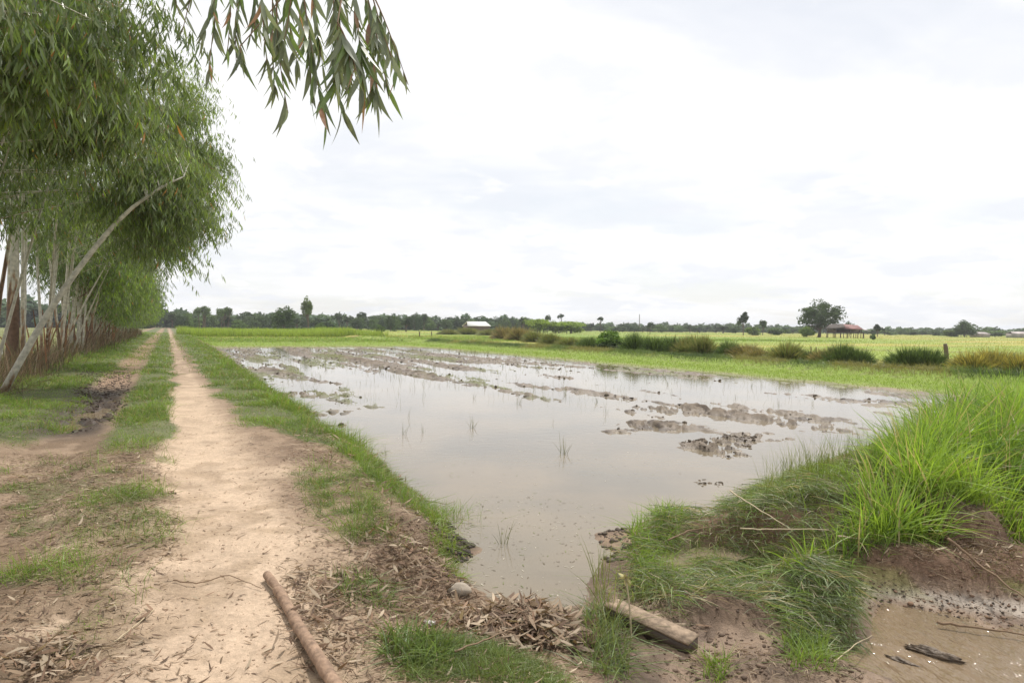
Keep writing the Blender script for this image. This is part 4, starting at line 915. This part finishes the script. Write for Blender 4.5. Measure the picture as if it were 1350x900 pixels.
# ------------------------------------------------------------------ stems standing in the paddy
def floating():
    x, y = poly_pts([(600, 690), (640, 650), (800, 660), (800, 740), (760, 785), (640, 800), (600, 780)], -.37, 420); kk = TZ(x, y) < -.39; x, y = x[kk], y[kk]; n = len(x)
    x2, y2 = polar(500, 6, 22, -12, 12); u, v = UV(x2, y2); kk = (v > 3.4) & (TZ(x2, y2) < -.39) & (u > 7); x = np.append(x, x2[kk]); y = np.append(y, y2[kk]); n = len(x)
    a = R.uniform(0, 6.3, n); L = .008*10**R.uniform(0, .9, n); d = np.stack([np.cos(a), np.sin(a), 0*a], 1)
    return ribbons(np.stack([x, y, np.full(n, -.372)], 1), d, L, np.minimum(L*.4, .009), np.stack([np.cos(a+1.5)*.2, np.sin(a+1.5)*.2, 0*a], 1), 3, side=np.stack([-np.sin(a), np.cos(a), 0*a], 1), col=np.array([[.12, .09, .06], [.5, .46, .38], [.18, .2, .08]])[R.integers(0, 3, n)], tipmul=1, basemul=1)
V, Fq, C = floating(); tag(mesh_obj('floating_debris', V, Fq, M_dry, col=C), 'specks of straw and leaf bits floating on the muddy water', 'debris', kind='stuff')
def shoots():
    n = 5200; u = 9+R.random(n)**.8*52; v = R.uniform(3.3, 22.8, n); x, y = XY(u, v); m = (np.abs(x) < y*.8) & (fb(u*.35, v*.8, 141, 3) > .45) & ~((u < 17) & (v < 9)) & (TZ(x, y) > -.52); x, y, u = x[m], y[m], u[m]; n = len(x)
    a = R.uniform(0, 6.3, n); l = R.uniform(0, .35, n); d = nrm(np.stack([np.cos(a)*l, np.sin(a)*l, np.ones(n)], 1))
    return ribbons(np.stack([x, y, np.full(n, -.40)], 1), d, R.uniform(.06, .3, n), .0035*np.maximum(1, u/12), np.stack([np.cos(a)*.1, np.sin(a)*.1, -.2*l], 1), 2, col=gcolr(n, (.14, .17, .06), .35, .4))
V, Fq, C = shoots(); tag(mesh_obj('rice_shoots', V, Fq, M_grass, col=C), 'countless fine rice shoots pricking through the shallow water', 'rice shoots', kind='stuff')
def bund_grass():
    n = 26000; u = R.uniform(12, 78, n); v = R.normal(28.5, .55, n); x, y = XY(u, v); h = R.uniform(.15, .6, n)*(.25+1.0*fb(u*.35, v*.5, 151, 3))
    t = fb(u*.25, v*.2, 152, 3)[:, None]; col = np.where(t > .6, [.22, .21, .08], np.where(t > .48, [.12, .17, .05], [.07, .11, .035]))*R.uniform(.7, 1.3, (n, 1))
    return blades_at(x, y, h, .013, col, .8, .6, 3)
V, Fq, C = bund_grass(); tag(mesh_obj('bund_grass', V, Fq, M_grass, col=C), 'ragged dark grass filling the bund between the tussocks', 'grass', kind='stuff')
def water_stems():
    rg = np.random.default_rng(51)
    protos = []
    for k in range(6):
        n = [3, 5, 8, 2, 12, 1][k]; a = rg.uniform(0, 2*pi, n); l = rg.uniform(.02, .4, n)
        d = nrm(np.stack([np.cos(a)*l, np.sin(a)*l, np.ones(n)], 1)); b = np.stack([np.cos(a)*l*.6, np.sin(a)*l*.6, -.3*l], 1)
        V, Fq, C = ribbons(np.stack([rg.normal(0, .02, n), rg.normal(0, .02, n), -.06*np.ones(n)], 1), d, rg.uniform(.2, .45, n), .006, b, 4, prof=[1, 1, .9, .6, .1], col=gcolr(n, (.11, .13, .06), .3, .3, rg), rng=rg)
        protos.append((V, Fq, C))
    main = [(742, 598, 4, 1.1, 'thin spray of rice stalks alone in the clear middle water'), (663, 716, 4, .75, 'green grass tuft standing in the water just off the leaf dam'), (533, 572, 2, .95, 'upright rice stalks left of a shorter clump in the middle water'), (558, 570, 1, .7, 'short rice clump right of the taller stalks in the middle water'),
            (840, 620, 5, .6, 'single dark shoot sticking up from the water near the right shore'), (787, 530, 2, .9, 'dark rice clump beside a leaning green one'), (799, 545, 1, 1., 'green rice clump leaning over beside the dark one'), (625, 525, 2, .8, 'rice clump at the mud ridge in the water'), (586, 672, 0, .5, 'few thin blades by the near left shore'), (452, 478, 4, 1.4, 'leafy green clump at the far left of the water'), (508, 600, 1, .7, 'pair of stalks near the left bank grass')]
    ob = {}
    def put(k, x, y, s, lab, g):
        if k in ob: o = ob[k].copy(); COL.objects.link(o)
        else:
            V, Fq, C = protos[k]; o = mesh_obj('rice_stalks', V, Fq, M_grass, col=C); ob[k] = o
        o.location = (x, y, -.375); o.scale = (s, s, s); o.rotation_euler = (0, 0, rg.uniform(0, 6)); tag(o, lab, 'rice stalks', g)
        if g is None and 'group' in o: del o['group']
    for px, py, k, s, lab in main:
        p = G(px, py, -.375); put(k, p[0], p[1], s, lab, None)
    c = 0
    while c < 275:
        u = 7.5+rg.random()**.75*55; v = rg.uniform(3.4, 22.5)
        if u < 12 and rg.random() < .8: continue
        if u < 22 and v < 8 and rg.random() < .5: continue
        x, y = XY(u, v)
        if abs(x) > y*.8: continue
        put(rg.integers(0, 6), x, y, rg.uniform(.5, 1.05)*(1+.01*u), 'sparse thin rice stalks standing in the muddy water', 'sparse rice stalks in the paddy'); c += 1
water_stems()

# ------------------------------------------------------------------ objects lying about
def blob(name, c, rad, seed, m, label, cat, rz=0, sub=3, amp=.18, sc=2.5):
    import bmesh
    bm = bmesh.new(); bmesh.ops.create_icosphere(bm, subdivisions=sub, radius=1)
    P = np.array([v.co[:] for v in bm.verts]); n = 1+amp*2*(fb(P[:, 0]*sc+9, P[:, 1]*sc+P[:, 2]*sc*1.3+9, seed, 3)-.5)
    P = P*n[:, None]*np.array(rad)
    ca, sa = cos(rz), sin(rz); P = np.stack([P[:, 0]*ca-P[:, 1]*sa, P[:, 0]*sa+P[:, 1]*ca, P[:, 2]], 1)
    Fq = np.array([[v.index for v in f.verts] for f in bm.faces]); bm.free()
    o = mesh_obj(name, P+c, Fq, m, smooth=True, loc=c); return tag(o, label, cat)
def gz(px, py, z):
    p = G(px, py, z); p[2] = float(TZ(np.array([p[0]]), np.array([p[1]]))[0]); return p
# fallen pole
a = gz(352, 762, 0); b = gz(452, 925, 0); a[2] += .022; b[2] = a[2]+.0; dd = b-a
P = np.array([a+dd*t*1.15+np.array([.006*sin(9*t), .008*sin(5*t), .004*sin(13*t)+.012]) for t in np.linspace(0, 1, 26)])
rr = .034+.0035*np.random.default_rng(2).normal(0, .6, 26)+.003*(np.arange(26) % 6 == 0)-.006*np.linspace(0, 1, 26)[::-1]; rr[0] *= .86; V, Fq = tube(P, rr, 14)
pole = thing('wooden_pole', 'smooth brown wooden pole lying on the sand at the bottom of the view', 'pole', P[0])
mesh_obj('shaft', V, split_tri(Fq), M_pole, pole, smooth=True, loc=P[0])
for k in (9,):
    V, Fq = tube([P[k]+[0, 0, .02], P[k]+[.035, .02, .045]], [.014, .009], 8); mesh_obj('branch_stub', V, split_tri(Fq), M_pole, pole, smooth=True, loc=P[0])
# timber block
a = gz(808, 812, -.36); b = gz(908, 852, -.38); ax = nrm(b-a); L = np.linalg.norm((b-a)[:2])*1.12
tb = thing('timber_block', 'short squared piece of wet timber lying on the mud beside the drain', 'timber', (a+b)/2+[0, 0, .03])
yaw = math.atan2(ax[1], ax[0]); tb.rotation_euler = (radians(9), radians(5), yaw); tb.location.z = max(a[2], b[2])+.028
def timber(L, w, h, seed, zc):
    n = 16; V = []
    for i in range(n+1):
        x = (i/n-.5)*L
        for (yy, zz) in ((-.5, -.5), (-.5, .5), (0, .52), (.5, .5), (.5, -.5)):
            q = .45*(vn(np.array([i*.9+yy*5]), np.array([zz*3.]), seed)[0]-.5); e = 1-.06*max(0, abs(i/n-.5)-.46)*25
            V.append([x, yy*w*e+q*.012, zc+zz*h*e+q*.012])
    Fq = [[i*5+j, i*5+(j+1) % 5, (i+1)*5+(j+1) % 5, (i+1)*5+j] for i in range(n) for j in range(5)]
    return np.array(V), [np.array(Fq), np.array([[4, 3, 2, 1, 0], [n*5+j for j in range(5)]])]
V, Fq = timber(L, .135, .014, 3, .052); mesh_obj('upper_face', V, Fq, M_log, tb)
V, Fq = timber(L*.99, .129, .095, 4, -.008); mesh_obj('wet_shaded_body', V, Fq, M_logdark, tb)  # body darker than the top: wetness plus painted shade
p = gz(606, 797, -.3); blob('stone', p+np.array([0, 0, .03]), (.085, .06, .05), 5, M_stone, 'smooth grey brown stone at the waterline beside the leaf heap', 'stone')
p = gz(566, 822, -.16); blob('crumpled_wrapper', p+np.array([0, 0, .015]), (.035, .03, .02), 8, M_white, 'crumpled dirty white scrap on the leafy bank', 'litter', amp=.7, sc=5)
p = G(1232, 862, -.49); blob('mud_clod', p, (.17, .045, .035), 14, M_mud, 'long dark clod of mud breaking the surface of the drain', 'mud clod', rz=-.75, amp=.5, sc=4, sub=4)
p = G(1190, 872, -.50); blob('mud_clod', p, (.10, .03, .02), 15, M_mud, 'smaller low mud clod in the drain next to the long one', 'mud clod', rz=-.8, amp=.5, sc=4, sub=4)
# root ball on the slumped bank
p = gz(1030, 772, -.25)
n = 1500; rgx = np.random.default_rng(4); a_ = rgx.uniform(0, 2*pi, n); r_ = rgx.random(n)
bp = np.stack([np.cos(a_)*r_*.17, np.sin(a_)*r_*.09, (1-r_)*.05], 1)+p
V, Fq, C = ribbons(bp, nrm(np.stack([np.cos(a_)*.8+.3, np.sin(a_)*.6-.2, rgx.uniform(-.2, .5, n)], 1)), rgx.uniform(.05, .16, n), .004, np.stack([0*a_, 0*a_, -rgx.uniform(.2, 1, n)], 1), 3, col=np.array([.26, .16, .10])*rgx.uniform(.5, 1.5, (n, 1)), rng=rgx)
tag(mesh_obj('root_mat', V, Fq, M_dry, col=C, loc=p), 'torn brown mat of grass roots hanging over the drain', 'roots')
def stick(pts, r, m, label, cat='stick', name='fallen_stick', lift=.015):
    P = []
    for q in pts:
        g = G(q[0], q[1], q[2]) if len(q) == 3 else None
        if len(q) == 3: g[2] = max(q[2], float(TZ(np.array([g[0]]), np.array([g[1]]))[0]))+lift
        P.append(g)
    P = np.array(P); t = np.linspace(0, len(P)-1, len(P)*5); Q = np.stack([np.interp(t, np.arange(len(P)), P[:, k]) for k in range(3)], 1)
    Q = Q+np.random.default_rng(int(pts[0][0])).normal(0, r*.35, Q.shape)
    V, Fq = tube(Q, np.linspace(r, r*.45, len(Q)), 7); return tag(mesh_obj(name, V, split_tri(Fq), m, smooth=True, loc=Q[0]), label, cat)
stick([(1250, 712, -.05), (1290, 745, -.2), (1350, 790, -.3)], .012, M_twig, 'long dark stick sloping down the earth face on the right bank')
stick([(1236, 822, -.47), (1290, 830, -.47), (1375, 842, -.47)], .011, M_twig, 'straight dark stick half sunk in the drain water')
stick([(975, 705, 0.06), (1035, 706, .08), (1092, 706, .05)], .006, M_twigpale, 'pale straw lying level across the matted grass', lift=.05)
stick([(962, 655, 0), (1000, 680, .06), (1035, 703, .06)], .007, M_twigpale, 'pale straw slanting down the top of the matted grass', lift=.06)
stick([(880, 720, -.1), (910, 706, -.05), (950, 700, 0)], .007, M_twig, 'brown bent stalk on the left part of the matted grass', lift=.05)
stick([(1105, 708, -.1), (1130, 712, -.15), (1160, 716, -.2)], .008, M_twigpale, 'short pale cane between matted grass and the earth face')
stick([(440, 850, -.05), (500, 842, -.08), (560, 840, -.1)], .006, M_twig, 'thin bent twig right of the fallen pole')
stick([(228, 770, 0), (260, 772, 0), (300, 760, 0), (345, 778, 0)], .005, M_twig, 'thin wiry twig on the sand above the pole')
stick([(150, 850, 0), (190, 820, 0), (205, 805, 0)], .004, M_twigpale, 'fine pale straw on the sand of the track')
stick([(600, 870, -.1), (650, 850, -.14), (690, 832, -.18)], .006, M_twig, 'brown stick propped on the near side of the leaf heap', lift=.05)
stick([(1100, 875, -.36), (1130, 850, -.4), (1150, 840, -.45)], .004, M_twigpale, 'fine straw at the edge of the drain')
stick([(560, 662, -.36), (590, 664, -.36), (600, 660, -.36)], .004, M_twig, 'little forked twig floating by the near left shore', lift=0)
# upright dead stalk with a wilted leaf
a = gz(832, 842, -.35); Hh = A(825, 762, a[1]+.02); t = thing('dead_stalk', 'pale dead stalk standing upright at the left end of the timber', 'stalk', a)
V, Fq = tube(bez(a-[0, 0, .02], (a+Hh)/2+[.02, 0, 0], Hh, 8), np.linspace(.007, .005, 8), 7); mesh_obj('stem', V, split_tri(Fq), M_twigpale, t, smooth=True, loc=a)
n = 14; V, Fq, C = ribbons(np.tile(Hh, (n, 1)), nrm(R.normal(0, 1, (n, 3))+[0, 0, .3]), R.uniform(.04, .08, n), .02, R.normal(0, .3, (n, 3))-[0, 0, .4], 4, prof=[.3, 1, 1, .7, .1], col=gcolr(n, (.42, .38, .18), .3, 0)); mesh_obj('wilted_leaves', V, Fq, M_dry, t, col=C, loc=a)

# ------------------------------------------------------------------ posts, house, roofs
def post(px, by, ty, wpx, label, m=M_dbark, lean=0, z=-.2):
    p = gz(px, by, z); top = A(px+lean, ty, p[1]); r = wpx/900*p[1]/2
    P = bez(p-[0, 0, .1], (p+top)/2+[r*.3, 0, 0], top, 7); V, Fq = tube(P, np.array([1.15, 1.05, 1, .95, 1, .92, .8])*r, 9)
    o = mesh_obj('fence_post', V, split_tri(Fq), m, smooth=True, loc=p); tag(o, label, 'post'); return o
post(1248, 474, 453, 5.5, 'thick dark weathered post leaning slightly on the far bund', lean=-2)
M_pale = simple('pale_post', (.5, .48, .44), .8, 10)
post(1095, 481, 469, 2.2, 'short pale stub post in the bund tussocks below the stilt house', M_pale)
post(1069, 467, 456, 1.4, 'thin post on the bund, left one of the close pair', M_dbark)
post(1076, 467, 457, 1.2, 'thin post on the bund, right one of the close pair', M_dbark)
post(553, 444, 437, 1.6, 'small dark post in the far field, left of its neighbour', M_dbark, z=-.25)
post(569, 443, 437, 1.4, 'small dark post in the far field, right of its neighbour', M_dbark, z=-.25)
post(843, 437, 414, .9, 'thin mast standing above the low skyline', M_dbark, z=-.25)
post(615, 436, 427, 1.2, 'thin pole in front of the white roof', M_dbark, z=-.25)
M_wood = simple('dark_boards', (.13, .10, .085), .85, 3); M_tin = simple('rusty_red_tin', (.25, .125, .115), .7, .9, .45, 1.5); M_tin2 = simple('grey_tin', (.42, .36, .34), .5, .8, .6, 1.3)
M_wroof = simple('white_roofing', (.72, .72, .68), .6, 1, .9, 1.1)
M_thatch = simple('dark_thatch', (.10, .085, .075), .9, 4)  # plain dark colour of the thatched roof slabs
def house():
    d = 180.; p = A(1116, 447, d); p[2] = -.2; yaw = radians(-20)
    t = thing('stilt_house', 'old wooden house on stilts with a rusty red tin roof in the fields', 'house', p, rz=yaw)
    # local x along facade, 10 m wide
    def P(nm, bs, m, par=t): V, Fq, _ = join([(v, f) for v, f in bs]); return mesh_obj(nm, V, Fq, m, par)
    for x in (-4.6, -2.9, -1.2, .5, 2.2, 3.8):
        for y in (-2, 0.2, 2.2): P('stilt', [boxm(x+.3*sin(7*x+y), y, .65, .15, .15, 1.5)], M_wood)
    P('floor', [boxm(-.4, .1, 1.42, 8.8, 4.8, .14)], M_wood)
    P('wall', [boxm(-3.6, .1, 2.0, 2.0, 4.2, 1.04)], M_wood); P('wall', [boxm(.4, 2.1, 2.0, 6, .1, 1.04)], M_wood)
    P('wall', [boxm(1.8, -.2, 1.9, 1.8, 2.2, .8)], M_tin2)
    P('veranda_post', [boxm(-1.8, -2.2, 2.2, .12, .12, 1.4)], M_wood); P('veranda_post', [boxm(.2, -2.2, 2.2, .12, .12, 1.4)], M_wood); P('veranda_post', [boxm(3.2, -2.2, 2.1, .12, .12, 1.2)], M_wood)
    P('railing', [boxm(.7, -2.25, 1.95, 5, .05, .06), boxm(.7, -2.25, 1.7, 5, .05, .06)], M_wood)
    def slab(nm, q, m, th=.06):
        q = np.array(q, float); V = np.vstack([q, q-[0, 0, th]]); Fq = np.array([[0, 1, 2, 3], [7, 6, 5, 4], [0, 4, 5, 1], [1, 5, 6, 2], [2, 6, 7, 3], [3, 7, 4, 0]]); return mesh_obj(nm, V, Fq, m, t)
    slab('roof', [(-5.6, -2.9, 2.35), (-.6, -3.0, 2.75), (-.9, 0, 3.75), (-4.0, 0, 3.65)], M_thatch)
    slab('roof', [(-4.0, 0, 3.64), (-.9, 0, 3.74), (-.6, 3.0, 2.5), (-5.6, 2.9, 2.3)], M_thatch)
    slab('roof', [(-.9, -3.1, 2.45), (3.6, -3.0, 2.3), (2.6, 0, 3.4), (-.85, 0.02, 3.7)], M_tin)
    slab('roof', [(-.85, 0.03, 3.69), (2.6, 0.02, 3.39), (3.6, 3.0, 2.3), (-.9, 3.1, 2.5)], M_tin)
    slab('roof', [(3.2, -2.6, 2.28), (5.4, -2.4, 1.9), (5.2, 1.5, 2.1), (3.1, 1.5, 2.75)], M_tin2)
house()
def shed(px, top, dep, W, D, H, m, label, yaw, wallm=M_pale):
    p = A(px, 430, dep); p[2] = float(TZ(p[:1], p[1:2])[0]); t = thing('farm_shed', label, 'shed', p, rz=yaw)
    V, Fq = boxm(0, 0, H*.33, W*.92, D*.9, H*.66); mesh_obj('wall', V, Fq, wallm, t)
    q = np.array([(-W/2, -D/2, H*.62), (W/2, -D/2, H*.62), (W/2*.8, 0, H), (-W/2*.8, 0, H), (W/2, D/2, H*.62), (-W/2, D/2, H*.62)], float); V = np.vstack([q, q-[0, 0, .08]])
    Fq = [np.array([[0, 1, 2, 3], [3, 2, 4, 5], [9, 8, 7, 6], [11, 10, 8, 9], [0, 6, 7, 1], [5, 4, 10, 11]]), np.array([[0, 3, 9, 6], [3, 5, 11, 9], [1, 7, 8, 2], [2, 8, 10, 4]])]
    mesh_obj('roof', V, Fq, m, t)
shed(628, 423, 215, 7.5, 9, 3.6, M_wroof, 'low farm building with a white sloping roof in front of the wood', radians(15), M_wood)
shed(1292, 439.5, 262, 5, 5, 2.0, M_tin2, 'low grey roofed shed under the trees on the far right', radians(5), M_tin2)
shed(1345, 437, 255, 8, 5, 2.3, M_tin2, 'pale roofed shed at the right edge of the fields', radians(-8), M_tin2)

V, Fq = boxm(0, 0, 8, 3100, 3100, 20.5)
def haze_fn(nt, b):
    nt.nodes.remove(b); v = N(nt, 'ShaderNodeVolumePrincipled'); v.inputs['Color'].default_value = (.93, .96, 1, 1); v.inputs['Density'].default_value = .00033
    nt.links.new(v.outputs[0], nt.nodes['Material Output'].inputs['Volume'])
tag(mesh_obj("haze", V, Fq, mat('humid_air', haze_fn)), 'thin humid haze over the fields', 'haze', kind='stuff')
# ------------------------------------------------------------------ light, sky, camera
EL, AZ = 60., 25.
w = bpy.data.worlds.new('World'); scn.world = w; w.use_nodes = True; nt = w.node_tree; bg = nt.nodes['Background']
sky = N(nt, 'ShaderNodeTexSky', sky_type='NISHITA'); sky.sun_disc = False; sky.sun_elevation = radians(EL); sky.sun_rotation = radians(AZ); sky.dust_density = 1; sky.air_density = 1
tc = N(nt, 'ShaderNodeTexCoord'); sp = N(nt, 'ShaderNodeSeparateXYZ'); nt.links.new(tc.outputs['Generated'], sp.inputs[0])
zz = N(nt, 'ShaderNodeMath', operation='MAXIMUM'); nt.links.new(sp.outputs['Z'], zz.inputs[0]); zz.inputs[1].default_value = 0
za = N(nt, 'ShaderNodeMath', operation='ADD'); nt.links.new(zz.outputs[0], za.inputs[0]); za.inputs[1].default_value = .22
dv = N(nt, 'ShaderNodeVectorMath', operation='DIVIDE'); cb = N(nt, 'ShaderNodeCombineXYZ')
for k in range(3): nt.links.new(za.outputs[0], cb.inputs[k])
nt.links.new(tc.outputs['Generated'], dv.inputs[0]); nt.links.new(cb.outputs[0], dv.inputs[1])
def cn(scale, detail, rough, dist, off, stretch=(1, 1, 1)):
    mp = N(nt, 'ShaderNodeMapping'); mp.inputs['Location'].default_value = off; mp.inputs['Scale'].default_value = stretch; nt.links.new(dv.outputs[0], mp.inputs['Vector'])
    n = N(nt, 'ShaderNodeTexNoise'); n.inputs['Scale'].default_value = scale; n.inputs['Detail'].default_value = detail; n.inputs['Roughness'].default_value = rough; n.inputs['Distortion'].default_value = dist
    nt.links.new(mp.outputs[0], n.inputs['Vector']); return n.outputs['Fac']
def rng_(src, a, b, c=0, d=1):
    m = N(nt, 'ShaderNodeMapRange', interpolation_type='SMOOTHSTEP'); m.inputs['From Min'].default_value = a; m.inputs['From Max'].default_value = b; m.inputs['To Min'].default_value = c; m.inputs['To Max'].default_value = d
    nt.links.new(src, m.inputs['Value']); return m.outputs[0]
def mixw(fac, A_, B_):
    m = N(nt, 'ShaderNodeMix', data_type='RGBA')
    if hasattr(fac, 'is_output') or not isinstance(fac, float): nt.links.new(fac, m.inputs[0])
    else: m.inputs[0].default_value = fac
    for s, i in ((A_, 6), (B_, 7)):
        if isinstance(s, tuple): m.inputs[i].default_value = (*s, 1)
        else: nt.links.new(s, m.inputs[i])
    return m.outputs[2]
veil = rng_(cn(.8, 5, .55, .3, (3.1, 1.2, 0), (1, 1.6, 1)), .36, .58, .7, 1.0)
c = mixw(veil, sky.outputs[0], (10.4, 10.4, 10.5))
puff = rng_(cn(3.0, 8, .55, .2, (7.7, 2.3, 0)), .47, .62, 0, .6)
c = mixw(puff, c, (8.75, 9.0, 9.6))
lit = rng_(cn(3.08, 8, .55, .2, (7.62, 2.5, 0)), .53, .66, 0, .7)
c = mixw(lit, c, (10.9, 10.8, 10.6))
nt.links.new(c, bg.inputs['Color']); bg.inputs['Strength'].default_value = .095
sd = bpy.data.lights.new('sun', 'SUN'); sd.energy = 3.5; sd.angle = radians(2.5); sd.color = (1, .95, .88); so = bpy.data.objects.new('sun', sd); COL.objects.link(so)
from mathutils import Vector, Matrix
sdir = Vector((sin(radians(AZ))*cos(radians(EL)), cos(radians(AZ))*cos(radians(EL)), sin(radians(EL))))
so.rotation_euler = sdir.to_track_quat('Z', 'Y').to_euler(); so.location = (0, 0, 30)
cam = bpy.data.cameras.new('camera'); cam.sensor_width = 36; cam.lens = 24; cam.clip_end = 12000; cam.clip_start = .05
co = bpy.data.objects.new('camera', cam); COL.objects.link(co)
M = Matrix(((_r[0], _u[0], -_f[0], 0), (_r[1], _u[1], -_f[1], 0), (_r[2], _u[2], -_f[2], CAMZ), (0, 0, 0, 1))); co.matrix_world = M
scn.camera = co
scn.view_settings.view_transform = 'Standard'; scn.view_settings.look = 'None'; scn.view_settings.exposure = 0.12; scn.view_settings.gamma = 1
scn.render.engine = 'CYCLES'; scn.cycles.max_bounces = 6; scn.cycles.transparent_max_bounces = 8
